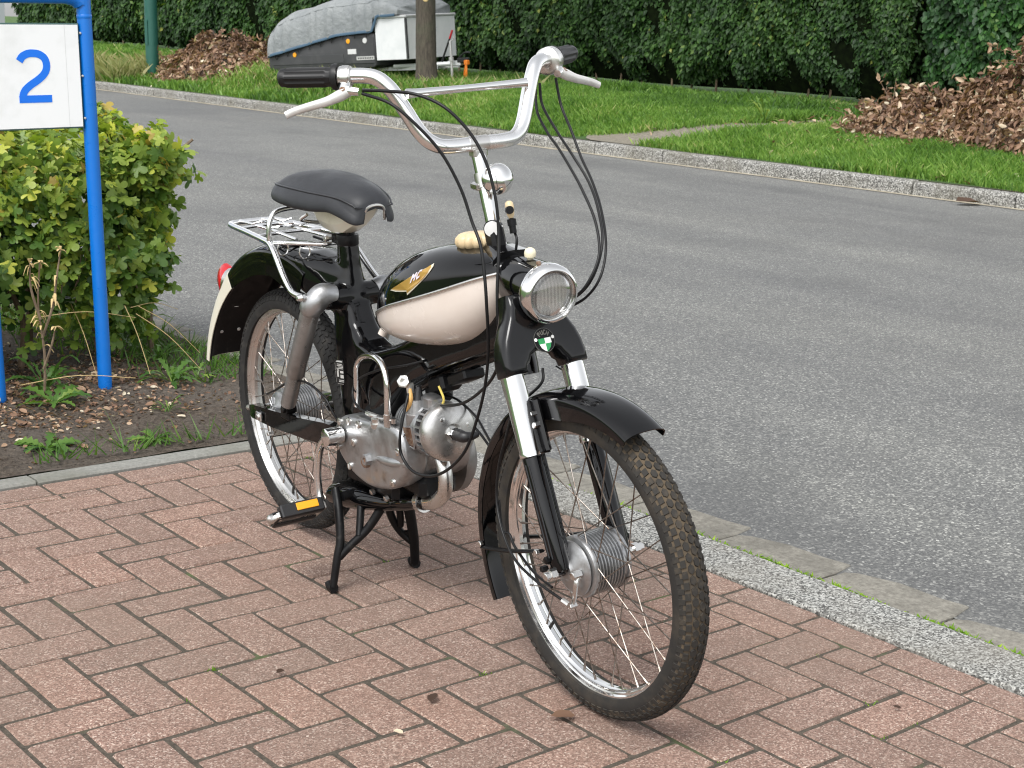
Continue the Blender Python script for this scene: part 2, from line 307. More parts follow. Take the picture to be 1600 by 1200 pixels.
def box(c, s, R=None, bev=0.0):
    c = np.array(c, float); h = np.array(s, float) / 2; b = min(bev, h.min() * .9)
    if b <= 0:
        V = np.array([(x, y, z) for x in (-1, 1) for y in (-1, 1) for z in (-1, 1)]) * h
        F = [(0, 1, 3, 2), (4, 6, 7, 5), (0, 4, 5, 1), (2, 3, 7, 6), (0, 2, 6, 4), (1, 5, 7, 3)]
    else:
        def ring(z, i):
            x, y = h[0] - i, h[1] - i
            return [(x, y - b, z), (x - b, y, z), (-x + b, y, z), (-x, y - b, z), (-x, -y + b, z), (-x + b, -y, z), (x - b, -y, z), (x, -y + b, z)]
        V, F = loft([ring(-h[2], b), ring(-h[2] + b, 0), ring(h[2] - b, 0), ring(h[2], b)]); V = np.array(V)
    V = np.array(V)
    if R is not None: V = V @ np.array(R).T
    return [tuple(p) for p in V + c], F
def inset(poly, d):
    P = np.array(poly, float); n = len(P); out = []
    area = .5 * sum(P[i - 1][0] * P[i][1] - P[i][0] * P[i - 1][1] for i in range(n)); sg = 1 if area > 0 else -1
    for i in range(n):
        a, b, c = P[i - 1], P[i], P[(i + 1) % n]
        e1, e2 = b - a, c - b; n1 = np.array([-e1[1], e1[0]]); n2 = np.array([-e2[1], e2[0]])
        n1 = n1 / (np.linalg.norm(n1) + 1e-12); n2 = n2 / (np.linalg.norm(n2) + 1e-12); m = n1 + n2; l = np.linalg.norm(m)
        m = m / l if l > 1e-6 else n1; out.append(b + sg * m * d / max(.5, abs(m @ n1)))
    return np.array(out)
def ext(poly, o, u, v, w, d0, d1, bev=0.0, steps=1):
    """polygon in the (u,v) plane at o, extruded along w from d0 to d1 with a bevelled rim"""
    o, u, v, w = (np.array(x, float) for x in (o, u, v, w)); rings = []
    if bev > 0:
        for s in range(steps + 1):
            a = (PI / 2) * s / steps; rings.append((inset(poly, bev * (1 - math.sin(a))), d0 + bev * (1 - math.cos(a)) * (1 if d1 > d0 else -1)))
        for s in range(steps + 1):
            a = (PI / 2) * s / steps; rings.append((inset(poly, bev * (1 - math.cos(a))), d1 - bev * (1 - math.sin(a)) * (1 if d1 > d0 else -1)))
    else: rings = [(np.array(poly, float), d0), (np.array(poly, float), d1)]
    return loft([[o + q[0] * u + q[1] * v + w * d for q in P] for P, d in rings])
def merge(*parts):
    V, F = [], []
    for v, f in parts:
        n = len(V); V += list(v); F += [tuple(i + n for i in q) for q in f]
    return V, F
def xf(vf, R=None, t=(0, 0, 0)):
    V = np.array(vf[0], float)
    if R is not None: V = V @ np.array(R, float).T
    return [tuple(p) for p in V + np.array(t, float)], vf[1]
def rot(ax, a):
    return np.array(Matrix.Rotation(a, 3, Vector(ax)))
def mesh_of(name, vf, m, smooth=40, fix=True):
    me = bpy.data.meshes.new(name); me.from_pydata([tuple(map(float, p)) for p in vf[0]], [], vf[1])
    if fix:
        b = bmesh.new(); b.from_mesh(me); bmesh.ops.recalc_face_normals(b, faces=b.faces); b.to_mesh(me); b.free()
    me.materials.append(m)
    if smooth:
        me.shade_smooth(); me.set_sharp_from_angle(angle=math.radians(smooth))
    return me
def link(name, me, parent=None, mtx=None, kind=None):
    o = bpy.data.objects.new(name, me); COL.objects.link(o)
    if parent is not None: o.parent = parent
    if mtx is not None: o.matrix_local = mtx
    if kind: o['kind'] = kind
    return o
def obj(name, vf, m, parent=None, smooth=40, kind=None):
    return link(name, mesh_of(name, vf, m, smooth), parent, None, kind)
def thing(name, label, cat, loc=(0, 0, 0), group=None, mtx=None):
    o = bpy.data.objects.new(name, None); COL.objects.link(o); o.empty_display_size = .1
    if mtx is not None: o.matrix_world = mtx
    else: o.location = loc
    o['label'] = label; o['category'] = cat
    if group: o['group'] = group
    return o
def tag(o, label, cat, group=None):
    o['label'] = label; o['category'] = cat
    if group: o['group'] = group
    return o
def mesh_np(name, V, F, m, tone=None, smooth=False):
    """big mesh from arrays; F is (m,k); tone a per-vertex float"""
    me = bpy.data.meshes.new(name); V = np.ascontiguousarray(V, np.float32); F = np.ascontiguousarray(F, np.int32); k = F.shape[1]
    me.vertices.add(len(V)); me.vertices.foreach_set('co', V.ravel())
    me.loops.add(F.size); me.loops.foreach_set('vertex_index', F.ravel())
    me.polygons.add(len(F)); me.polygons.foreach_set('loop_start', np.arange(0, F.size, k, dtype=np.int32))
    try: me.polygons.foreach_set('loop_total', np.full(len(F), k, np.int32))
    except Exception: pass
    me.update(calc_edges=True); me.materials.append(m)
    if tone is not None:
        a = me.attributes.new('tone', 'FLOAT', 'POINT'); a.data.foreach_set('value', np.ascontiguousarray(tone, np.float32))
    if smooth: me.shade_smooth()
    return me
def scatter_mesh(name, tv, tf, pos, R, scale, tone, m):
    """many copies of a small template (tv verts, tf faces) in one mesh"""
    n = len(pos); tv = np.asarray(tv, float); tf = np.asarray(tf, int)
    V = np.einsum('nij,kj->nki', R, tv) * np.reshape(scale, (n, 1, 1)) + pos[:, None, :]
    F = tf[None] + (np.arange(n) * len(tv))[:, None, None]
    return mesh_np(name, V.reshape(-1, 3), F.reshape(-1, tf.shape[1]), m, np.repeat(tone, len(tv)))
def rmats(nrm, spin, rng=RNG):
    """rotation matrices whose z axis is nrm and whose y axis leans to spin direction"""
    z = nrm / (np.linalg.norm(nrm, axis=1)[:, None] + 1e-9); y = spin - z * (z * spin).sum(1)[:, None]; y /= np.linalg.norm(y, axis=1)[:, None] + 1e-9
    return np.stack([np.cross(y, z), y, z], 2)
def smooth01(x): x = np.clip(x, 0, 1); return x * x * (3 - 2 * x)
# ------------------------------------------------------------------ the setting
def structure(name, vf, m, smooth=0):
    return obj(name, vf, m, None, smooth, 'structure')
def grid_xy(xs, ys, zf):
    X, Y = np.meshgrid(xs, ys, indexing='ij'); Z = zf(X, Y); nx, ny = X.shape
    V = np.stack([X, Y, Z], 2).reshape(-1, 3); i, j = np.meshgrid(np.arange(nx - 1), np.arange(ny - 1), indexing='ij'); a = (i * ny + j).ravel()
    return V, np.stack([a, a + ny, a + ny + 1, a + 1], 1)
def rect(x0, x1, y0, y1, z): return [(x0, y0, z), (x1, y0, z), (x1, y1, z), (x0, y1, z)], [(0, 1, 2, 3)]
structure('ground', rect(-220, 260, -220, 260, -.15), M['lawn'])
structure('road', rect(1.60, 9.78, -70, 140, -.013), M['asphalt'])

# verge rising from the far kerb
def zv(x, y):
    A = .2 + .13 * smooth01((y - 5) / 9.0)
    return .112 + A * smooth01((x - 9.95) / 1.5) + .03 * np.clip(x - 11.5, 0, 8) * (1 - smooth01((y - 8) / 5.0)) + .012 * np.sin(x * 3.1 + 1.7 * y) * smooth01((x - 10.1) / .5)
V, F = grid_xy(np.concatenate([np.linspace(9.872, 13, 26), np.linspace(13.4, 60, 20)]), np.linspace(-12, 75, 150), zv)
o = link('verge', mesh_np('verge', V, F, M['turf'], smooth=True)); o['kind'] = 'structure'
# trodden path from the kerb to the gap in the hedge
pc = cr([(9.88, 9.15), (10.35, 8.65), (10.95, 8.10), (11.7, 7.78), (12.7, 7.75), (14.3, 8.1)], 14); ring = []
for k, (x, y) in enumerate(pc):
    w = .27 * (1.25 - .55 * k / len(pc)) * (1 + .12 * math.sin(k * 1.9))
    t_ = pc[min(k + 1, len(pc) - 1)] - pc[max(k - 1, 0)]; t_ = t_ / np.linalg.norm(t_); nx_, ny_ = -t_[1] * w, t_[0] * w
    ring.append([(max(9.875, x + f_ * nx_), y + f_ * ny_, float(zv(max(9.875, x + f_ * nx_), y + f_ * ny_)) + .008) for f_ in (-1.4, -.5, .5, 1.4)])
structure('path', loft(ring, False, False), M['path'], 60)
# far kerb: one stone after another
kerb = structure('kerb', box((9.83, 30, -.03), (.06, 100, .18)), M['soil'])
prof = [(9.765, -.05), (9.765, .078), (9.772, .096), (9.788, .108), (9.87, .112), (9.87, -.05)]
def kerb_mesh(): return loft([[(x - 9.8, -.494, z) for x, z in inset(prof, .004)], [(x - 9.8, -.489, z) for x, z in prof], [(x - 9.8, .489, z) for x, z in prof], [(x - 9.8, .494, z) for x, z in inset(prof, .004)]])
kme = [mesh_of('kerb_stone', kerb_mesh(), M['kerb'], 0)]
for i in range(44):
    y = 1.36 + i * 1.0 - .5
    o = link('kerb_stone', kme[0], kerb, Matrix.Translation((9.8 + random.uniform(-.004, .004), y + .5, random.uniform(-.004, .004))) @ Matrix.Rotation(random.uniform(-.006, .006), 4, 'Z'))
V, F = [], []
ys = np.linspace(-3, 60, 127); rg = [[(9.700 + .012 * math.sin(y * 5.1) + .01 * math.sin(y * 13), y, -.0085), (9.764, y, -.006)] for y in ys]
structure('gutter_line', loft(rg, False, False), M['strip'])

# driveway: bedding, then each paver
W = .1048
XB, YB = 1.335, .776              # border band, edging stones
drive = structure('driveway', rect(-6, XB - .002, -9, YB, -.0034), M['joint'])
def paver_vf(sx, sy, seed):
    r = random.Random(seed); g0 = .0041; hx, hy = sx / 2 - g0, sy / 2 - g0; c = .0035
    def ring(i, z, jit): return [((hx - i) * a + r.uniform(-jit, jit), (hy - i) * b + r.uniform(-jit, jit), z) for a, b in ((1, -.93), (1, 0), (1, .93), (.96, 1), (0, 1), (-.96, 1), (-1, .93), (-1, 0), (-1, -.93), (-.96, -1), (0, -1), (.96, -1))]
    return loft([ring(0, -.05, .0003), ring(0, -.004, .0011), ring(c, 0, .0013)])
pm_v = [mesh_of('brick', paver_vf(2 * W, W, 40 + s), M['paver'], 0) for s in range(5)]
cells = []
for i in range(-60, 14):
    for j in range(-9, 62):
        if (i - j) % 4 == 0: cells.append((i * W, (i + 2) * W, -(j + 1) * W, -j * W))
        if (i - j) % 4 == 3: cells.append((i * W, (i + 1) * W, -(j + 2) * W, -j * W))
XI, YI = XB - .1, YB - W
todo = []
for x0, x1, y0, y1 in cells:
    a, b, c, d = x0, min(x1, XI), y0, min(y1, YI)
    if b - a > .018 and d - c > .018: todo.append((a, b, c, d))
for k in range(-30, 6):
    a, b = .307 + .2096 * k, min(.307 + .2096 * (k + 1), XB)
    if b - a > .03: todo.append((a, b, YI, YB))
for k in range(-50, 10):
    a = -.801 + .2114 * k; b = min(a + .2114, YI)
    if b - a > .03: todo.append((XI, XB, a, b))
seen, rest = [], []
for q in todo:
    c = ((q[0] + q[1]) / 2, (q[2] + q[3]) / 2, 0); z = in_frame(c, 40)
    if z is not None: seen.append((z / math.sqrt((q[1] - q[0]) * (q[3] - q[2])), q))
    elif -2.2 < c[0] and -3.4 < c[1]: rest.append(q)
seen.sort(key=lambda t: t[0]); rest += [q for _, q in seen[300:]]
def paver_pose(q):
    a, b, c, d = q; r = random.Random(int(a * 7919 + c * 104729))
    return r, Matrix.Translation(((a + b) / 2 + r.gauss(0, .0007), (c + d) / 2 + r.gauss(0, .0007), r.gauss(-.0004, .0008))) @ Matrix.Rotation(r.gauss(0, .006), 4, 'Z') @ Matrix.Rotation(r.gauss(0, .0035), 4, 'X') @ Matrix.Rotation(r.gauss(0, .0035), 4, 'Y')
for _, q in seen[:300]:
    r, T = paver_pose(q); a, b, c, d = q; L, S = b - a, d - c
    if abs(L - 2 * W) < .004 and abs(S - W) < .004: me = r.choice(pm_v)
    elif abs(S - 2 * W) < .004 and abs(L - W) < .004: me = r.choice(pm_v); T = T @ Matrix.Rotation(PI / 2, 4, 'Z')
    else: me = mesh_of('brick', paver_vf(L, S, int(a * 1000) + int(c * 9000)), M['paver'], 0)
    link('brick', me, drive, T)
parts = []
for q in rest:
    r, T = paver_pose(q); vf = paver_vf(q[1] - q[0], q[3] - q[2], int(q[0] * 1000)); R = np.array(T.to_3x3()); parts.append(xf(vf, R, T.translation))
obj('brick_remainder', merge(*parts), M['paver'], drive, 0, 'stuff')

# flush granite band between driveway and gutter
band = structure('border_kerb', box((XB + .085, .5, -.09), (.15, 18, .08)), M['concrete'])
bprof = [(XB + .002, -.05), (XB + .002, .001), (XB + .006, .005), (XB + .16, .006), (XB + .17, -.002), (XB + .17, -.05)]
bm_ = mesh_of('kerb_stone', loft([[(x - 1.4, -.494, z) for x, z in inset(bprof, .004)], [(x - 1.4, -.490, z) for x, z in bprof], [(x - 1.4, .490, z) for x, z in bprof], [(x - 1.4, .494, z) for x, z in inset(bprof, .004)]]), M['granite'], 0)
for i in range(-4, 6):
    link('kerb_stone', bm_, band, Matrix.Translation((1.4 + random.uniform(-.003, .003), -.36 + i * .99, random.uniform(-.002, .002))) @ Matrix.Rotation(random.uniform(-.004, .004), 4, 'Z'))
# gutter slabs, each a little askew, half drowned in the asphalt
gut = structure('gutter', rect(1.495, 1.70, -9, 12, -.030), M['gutter'])
for i in range(-9, 14):
    y0 = -.845 + i * .33; w1, w2 = .165 + random.uniform(-.012, .006), .085 + random.uniform(-.02, .02)
    poly = [(0, .004), (w1 * .55, .004), (w1, .02), (w1 * .93, .09), (w2 + .055, .2), (w2 + .025, .30), (w2, .326), (0, .326)]
    link('gutter_slab', mesh_of('gutter_slab', ext(poly, (1.516, 0, 0), (1, 0, 0), (0, 1, 0), (0, 0, 1), -.04, -.0085, .003), M['gutter'], 0), gut, Matrix.Translation((random.uniform(-.004, .006), y0, random.uniform(-.002, .002))))
# concrete edging between driveway and planting bed
edg = structure('edging_kerb', box((-.6, YB + .043, -.08), (4.0, .05, .08)), M['concrete'])
eprof = [(.004, -.06), (.004, .002), (.010, .008), (.066, .008), (.074, .001), (.074, -.06)]
for i in range(-4, 2):
    x0 = .305 + i * 1.0; x1 = min(x0 + .994, XB - .004)
    link('kerb_stone', mesh_of('kerb_stone', loft([[(x, YB + p, z) for p, z in eprof] for x in (x0, x1)]), M['concrete'], 0), edg)
# planting bed
def zs(x, y):
    k = .25 + .75 * smooth01((y - .86) / .2)
    return .010 + .010 * smooth01((y - .9) / .8) + k * (.010 * np.sin(9 * x + 4 * y) * np.sin(7 * y - 3 * x) + .005 * np.sin(31 * x) * np.sin(27 * y) + .003 * np.sin(71 * x + 9 * y) * np.sin(63 * y))
V, F = grid_xy(np.linspace(-1.6, 1.50, 260), np.linspace(.846, 3.3, 210), lambda X, Y: np.where(X > 1.4, np.minimum(zs(X, Y), .012 + .5 * (1.5 - X)), zs(X, Y)))
o = link('planting_bed', mesh_np('planting_bed', V, F, M['soil'], smooth=True)); o['kind'] = 'structure'

# ------------------------------------------------------------------ leaves
MAPLE = [(0, 0), (.13, -.03), (.30, -.07), (.40, .03), (.36, .15), (.29, .20), (.47, .24), (.61, .34), (.63, .46), (.52, .53), (.34, .50), (.21, .51), (.27, .66), (.26, .82), (.15, .95), (0, 1.0)]
mo = MAPLE + [(-x, y) for x, y in MAPLE[-2:0:-1]]
MAPLE_V = [(0, .38, .05)] + [(x, y, -.16 * abs(x) + .10 * math.sin(y * 3) - .12 * x * x) for x, y in mo]
MAPLE_F = [(0, i + 1, (i + 1) % len(mo) + 1) for i in range(len(mo))]
OVAL = [(0, 0), (.22, .2), (.3, .48), (.2, .78), (0, 1.0), (-.2, .78), (-.3, .48), (-.22, .2)]
OVAL_V = [(0, .48, -.06)] + [(x, y, .06 * (1 - 2 * abs(x)) * 0 + .10 * abs(x) - .12 * y * y) for x, y in OVAL]
OVAL_F = [(0, i + 1, (i + 1) % 8 + 1) for i in range(8)]
OV4_V = [(0, 0, 0), (.29, .5, .07), (0, 1, -.1), (-.29, .5, .07)]
OV4_F = [(0, 1, 2), (0, 2, 3)]
def unit(v): return v / (np.linalg.norm(v, axis=-1, keepdims=True) + 1e-9)

# --- field maple hedge behind the house-number sign
hedge = thing('maple_hedge', 'low field maple hedge with yellow green lobed leaves behind the blue number sign', 'hedge', (1.0, 2.1, 0))
HX0, HX1, HY0, HY1, HZ0, HZ1 = -.75, 1.345, 1.80, 2.55, .10, .855
def hedge_point(n):
    p = np.empty((n, 3)); nr = np.empty((n, 3)); k = RNG.random(n)
    x = HX0 + (HX1 - HX0) * RNG.random(n); y = HY0 + (HY1 - HY0) * RNG.random(n); z = HZ0 + (HZ1 - HZ0) * RNG.random(n) ** .85
    f = k < .52; t = (k >= .52) & (k < .76); e = k >= .76
    dep = np.abs(RNG.normal(0, .055, n))
    y[f] = HY0 + dep[f]; z[t] = HZ1 - dep[t]; x[e] = HX1 - dep[e]
    nr[f] = (0, -1, .15); nr[t] = (0, 0, 1); nr[e] = (1, 0, .1)
    # uneven outline, rounded corners, thin foot
    bump = .035 * np.sin(5.3 * x + 1) * np.sin(6.1 * z + 2) + .03 * np.sin(11 * x + 7 * z) + .035 * np.sin(7.7 * y + 3 * z)
    p[:, 0], p[:, 1], p[:, 2] = x, y, z
    p += nr * bump[:, None]
    cx, cz, cy = np.clip((x - (HX1 - .2)) / .2, 0, 1), np.clip((z - (HZ1 - .2)) / .2, 0, 1), np.clip(((HY0 + .18) - y) / .18, 0, 1)
    p[:, 0] -= .10 * cx * np.maximum(cz, cy) ** 1.5; p[:, 2] -= .10 * cz * np.maximum(cx, cy) ** 1.5; p[:, 1] += .07 * cy * np.maximum(cx, cz)
    lowcut = np.clip((.36 - z) / .24, 0, 1); p[:, 0] -= lowcut * .20 * np.clip((x - .85) / .5, 0, 1); p[:, 1] += lowcut * .12 * f
    keep = (RNG.random(n) > .55 * lowcut) & (RNG.random(n) > .62 * ((np.sin(6.1 * x + 2 * z) * np.sin(7.7 * z + 1.1 * x + 2)) > .30))
    return p[keep], nr[keep]
P, Nn = hedge_point(10500)
# loose shoots that break the outline
shoots = []
for k in range(95):
    i = RNG.integers(len(P)); d = unit(Nn[i] * .8 + RNG.normal(0, .5, 3) + (0, 0, .35)); L = RNG.uniform(.04, .13); m_ = int(4 + L * 60); f = RNG.random(m_) ** .7 * L
    shoots.append((P[i] + d * f[:, None] + RNG.normal(0, .012, (m_, 3)), np.repeat(Nn[i][None], m_, 0)))
P = np.vstack([P] + [a for a, _ in shoots]); Nn = np.vstack([Nn] + [b for _, b in shoots])
jit = unit(RNG.normal(0, 1, P.shape)); nrm = unit(Nn * .75 + jit * .95 + np.array([0, -.1, .45])); spin = unit(Nn * .5 + RNG.normal(0, .55, P.shape) + np.array([0, 0, -.55]))
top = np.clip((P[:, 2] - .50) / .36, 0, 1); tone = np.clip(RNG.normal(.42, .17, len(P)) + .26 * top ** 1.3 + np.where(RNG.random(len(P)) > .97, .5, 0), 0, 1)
tone[(P[:, 0] < .85) & (RNG.random(len(P)) < .35)] += .12; tone = np.clip(tone, 0, 1)
size = RNG.uniform(.030, .055, len(P)); R = rmats(nrm, spin)
dist = (P - CAM_POS) @ CF; vis = np.array([in_frame(p, 5) is not None for p in P]); front = np.where(Nn[:, 1] < -.5, P[:, 1] - HY0, np.where(Nn[:, 2] > .5, HZ1 - P[:, 2], HX1 - P[:, 0]))
order = np.argsort(np.where(vis, np.abs(front) - 1.2 * size, 9)); big, small = order[:300], order[300:]
tone_lv = 8; lme = []
for k in range(tone_lv):
    a = np.array(MAPLE_V, float); rr = np.random.default_rng(k); a[1:, 2] += rr.normal(0, .03, len(a) - 1); a[:, 2] += (.25 * (rr.random() - .3)) * (a[:, 1] - .3) ** 2
    lme.append(mesh_np('leaf', a, np.array(MAPLE_F), M['maple_leaf'], np.full(len(a), (k + .5) / tone_lv)))
hm = hedge.matrix_world.copy(); hloc = np.array([1.0, 2.1, 0])
for i in big:
    mt = Matrix(R[i].tolist()).to_4x4(); mt = Matrix.Translation(P[i] - hloc) @ mt @ Matrix.Scale(size[i], 4)
    link('leaf', lme[min(tone_lv - 1, int(tone[i] * tone_lv))], hedge, mt)
link('foliage', scatter_mesh('foliage', MAPLE_V, MAPLE_F, P[small] - hloc, R[small], size[small], tone[small], M['maple_leaf']), hedge, kind='stuff')
# inner leaves that close the view, coloured darker for the shade inside, then stems
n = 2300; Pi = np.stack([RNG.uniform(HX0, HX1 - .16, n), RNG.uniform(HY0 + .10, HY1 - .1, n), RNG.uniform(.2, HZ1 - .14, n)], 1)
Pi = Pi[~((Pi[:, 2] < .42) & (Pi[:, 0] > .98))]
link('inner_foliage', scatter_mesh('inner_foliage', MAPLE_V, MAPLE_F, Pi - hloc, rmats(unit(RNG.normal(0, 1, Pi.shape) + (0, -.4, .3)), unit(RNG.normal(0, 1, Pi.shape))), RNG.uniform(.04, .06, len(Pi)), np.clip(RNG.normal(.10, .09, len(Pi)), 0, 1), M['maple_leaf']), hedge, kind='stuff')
for k in range(13):
    x = -.6 + k * .155 + random.uniform(-.04, .04); y = random.uniform(2.0, 2.35); pts = [(x, y, -.02)]
    for s in range(1, 5): pts.append((x + random.uniform(-.05, .05) * s * .7, y + random.uniform(-.05, .05) * s * .6, .2 * s))
    obj('stem', xf(tube(pts, [.013, .009, .005], 6, 3), None, -hloc), M['twig'], hedge)
for k in range(22):
    a = P[order[k * 11]]; d = Vector((random.uniform(-.4, .6), random.uniform(-.5, .1), random.uniform(-.1, .9))).normalized(); b = a + np.array(d) * random.uniform(.02, .06)
    obj('twig', xf(tube([a - np.array(d) * .12, a, b], [.0028, .0016], 5, 2), None, -hloc), M['twig'], hedge)

# --- the far hedges
def hedge_wall(x, y0, y1, z1, density, leaf, m, rng_tone, bulge=.16, ymaxdens=None, tv=OV4_V, tf=OV4_F, xoff=None):
    n = int((y1 - y0) * z1 * density); y = RNG.uniform(y0, y1, n); z = .20 + (z1 - .20) * RNG.random(n)
    # fewer leaves where it is far away
    w = np.clip(11.0 / (y + 3), .25, 1) if y1 > 14 else np.ones(n); keep = RNG.random(n) < w; y, z, w = y[keep], z[keep], w[keep]; n = len(y)
    b = bulge * (np.sin(1.7 * y + 1.3 * z) * .4 + np.sin(3.9 * y - 2.2 * z + 1) * .35 + np.sin(6.7 * y + 5 * z) * .25 + np.sin(13 * y - 9 * z + 2 * np.sin(3 * y)) * .30)
    foot = np.clip((.50 + .12 * np.sin(5 * y) + .08 * np.sin(11 * y + 1) - z) / .45, 0, 1) * .55
    dep = np.abs(RNG.normal(0, .10, n)) - .03
    X = x - b + dep + foot
    P = np.stack([X, y, z + zv(np.full(n, x), y)], 1)
    nr = unit(np.array([-1.0, -.15, .35]) + RNG.normal(0, .45, (n, 3))); sp = unit(np.array([-.25, 0, -.9]) + RNG.normal(0, .45, (n, 3)))
    return P, rmats(nr, sp), leaf * RNG.uniform(.6, 1.3, n) / np.sqrt(w), np.clip(RNG.normal(rng_tone, .22, n) + .18 * np.sin(2.1 * y + z) * np.sin(2.7 * z - y) + np.where(RNG.random(n) > .985, .45, 0), 0, 1)
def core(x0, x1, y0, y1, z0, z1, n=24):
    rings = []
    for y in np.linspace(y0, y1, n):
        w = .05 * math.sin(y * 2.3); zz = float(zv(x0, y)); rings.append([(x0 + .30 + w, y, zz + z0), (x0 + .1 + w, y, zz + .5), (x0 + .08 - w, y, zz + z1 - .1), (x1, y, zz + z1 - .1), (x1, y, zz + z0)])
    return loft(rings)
def far_hedge(label, x, y0, y1, z1, dens, leaf, m, tone, **kw):
    h = thing('hedge', label, 'hedge', (x + .4, (y0 + y1) / 2, 0)); off = np.array([x + .4, (y0 + y1) / 2, 0])
    P, R, s, t = hedge_wall(x, y0, y1, z1, dens, leaf, m, tone, **kw)
    link('foliage', scatter_mesh('foliage', OVAL_V if y1 < 9 else OV4_V, OVAL_F if y1 < 9 else OV4_F, P - off, R, s, t, M[m]), h, kind='stuff')
    # near end face
    n = 1500; xx = RNG.uniform(x, x + 1.1, n); zz = RNG.uniform(.1, z1, n); Pe = np.stack([xx, np.full(n, y0) + np.abs(RNG.normal(0, .1, n)), zz + zv(xx, np.full(n, y0))], 1)
    Pe2 = Pe.copy(); Pe2[:, 1] = y1 - np.abs(RNG.normal(0, .1, n)); Pe = np.vstack([Pe, Pe2])
    link('end_foliage', scatter_mesh('end_foliage', OV4_V, OV4_F, Pe - off, rmats(unit(np.array([-.4, -1, .3]) + RNG.normal(0, .5, Pe.shape)), unit(np.array([0, 0, -1]) + RNG.normal(0, .5, Pe.shape))), leaf * RNG.uniform(.8, 1.2, len(Pe)), np.clip(RNG.normal(tone - .1, .15, len(Pe)), 0, 1), M[m]), h, kind='stuff')
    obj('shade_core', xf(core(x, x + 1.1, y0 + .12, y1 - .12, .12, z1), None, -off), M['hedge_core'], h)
    for k in range(int((y1 - y0) / .5)):
        y = y0 + .3 + k * .5 + random.uniform(-.1, .1); xx = x + random.uniform(.22, .34)
        if y < y1 - .2: obj('stem', xf(tube([(xx, y, float(zv(xx, y)) - .05), (xx + random.uniform(-.04, .04), y + random.uniform(-.05, .05), float(zv(xx, y)) + .35), (xx, y, float(zv(xx, y)) + .8)], .018, 5, 1), None, -off), M['twig'], h)
    return h
far_hedge('long dark green clipped hedge running behind the covered trailer and the grass verge', 14.6, 8.55, 36.0, 2.5, 5400, .070, 'beech_leaf', .36)
far_hedge('glossy brighter green laurel hedge standing behind the right hand brush pile', 14.0, 2.2, 7.85, 2.5, 2900, .085, 'laurel_leaf', .42, bulge=.18)
far_hedge('added recessed hedge with shade-dark leaves closing the gap between the clipped hedge and the laurel', 15.9, 6.6, 10.2, 2.5, 1400, .10, 'beech_leaf', .22)  # added behind the gap so it reads dark; low leaf tone paints its shade

# --- grass on the verge: blades nobody could count
def blades(n, xr, yr, hmin, hmax, wid, keepf, m, name, tmean, lean=.35):
    y = yr[0] + (yr[1] - yr[0]) * RNG.random(n) ** 1.0; x = RNG.uniform(*xr, n); k = keepf(x, y); x, y = x[k], y[k]; n = len(x); z = zv(x, y)
    h = RNG.uniform(hmin, hmax, n) * (.55 + .9 * (.5 + .5 * np.sin(2.3 * x + 1.1 * y) * np.sin(1.3 * y - 2 * x))); a = RNG.uniform(0, 2 * PI, n); w = wid * RNG.uniform(.7, 1.4, n) * np.clip((y + 6) / 16, .9, 1.8)
    # blade width seen from the road, tip leaning anywhere
    bx, by = np.cos(a) * w, np.sin(a) * w; tl = RNG.normal(0, lean, (n, 2)) * h[:, None]
    V = np.empty((n, 4, 3)); V[:, 0] = np.stack([x - bx, y - by, z - .01], 1); V[:, 1] = np.stack([x + bx, y + by, z - .01], 1)
    V[:, 2] = np.stack([x + bx * .7 + tl[:, 0] * .4, y + by * .7 + tl[:, 1] * .4, z + h * .6], 1); V[:, 3] = np.stack([x + tl[:, 0], y + tl[:, 1], z + h], 1)
    F = np.array([[0, 1, 2], [0, 2, 3]])[None] + (np.arange(n) * 4)[:, None, None]
    patch = .15 * np.sin(.9 * x + .6 * y) * np.sin(.7 * y - .5 * x + 1) + .11 * np.sin(3.1 * x + .5 * y) * np.sin(2.7 * y) + .08 * np.sin(6.3 * y + x) * np.sin(5.1 * x)
    t = np.clip(RNG.normal(tmean, .17, n) + patch, 0, 1)
    o = link(name, mesh_np(name, V.reshape(-1, 3), F.reshape(-1, 3), m, np.repeat(t, 4))); o['kind'] = 'stuff'; return o
pcx = np.array(pc)
def off_path(x, y):
    d = np.min(np.hypot(x[:, None] - pcx[None, :, 0], y[:, None] - pcx[None, :, 1]), axis=1); w = .30 * np.interp(x, [9.9, 10.6, 14.6], [1.5, 1.15, .9]) + RNG.normal(0, .05, len(x))
    return (d > w) & (x > 9.93 + .05 * np.sin(3 * y) + np.abs(RNG.normal(0, .04, len(x))))
blades(210000, (9.9, 12.6), (1.8, 13), .035, .105, .0055, off_path, M['grass_blade'], 'grass', .48)
blades(95000, (9.9, 13.6), (13, 32), .05, .15, .007, off_path, M['grass_blade'], 'grass', .44)
blades(60000, (12.4, 14.7), (2, 16), .04, .13, .008, off_path, M['grass_blade'], 'grass', .34)
blades(11000, (9.95, 10.8), (20.5, 31), .10, .34, .004, lambda x, y: RNG.random(len(x)) < .9, M['dry_grass'], 'dry_grass', .5, .45)
blades(3500, (10.3, 12.4), (12.5, 20), .06, .19, .004, lambda x, y: RNG.random(len(x)) < .6, M['dry_grass'], 'dry_grass', .4, .4)
blades(700, (13.9, 14.5), (8.8, 10.2), .04, .13, .006, lambda x, y: RNG.random(len(x)) < .9, M['dry_grass'], 'dry_grass', .7, .5)

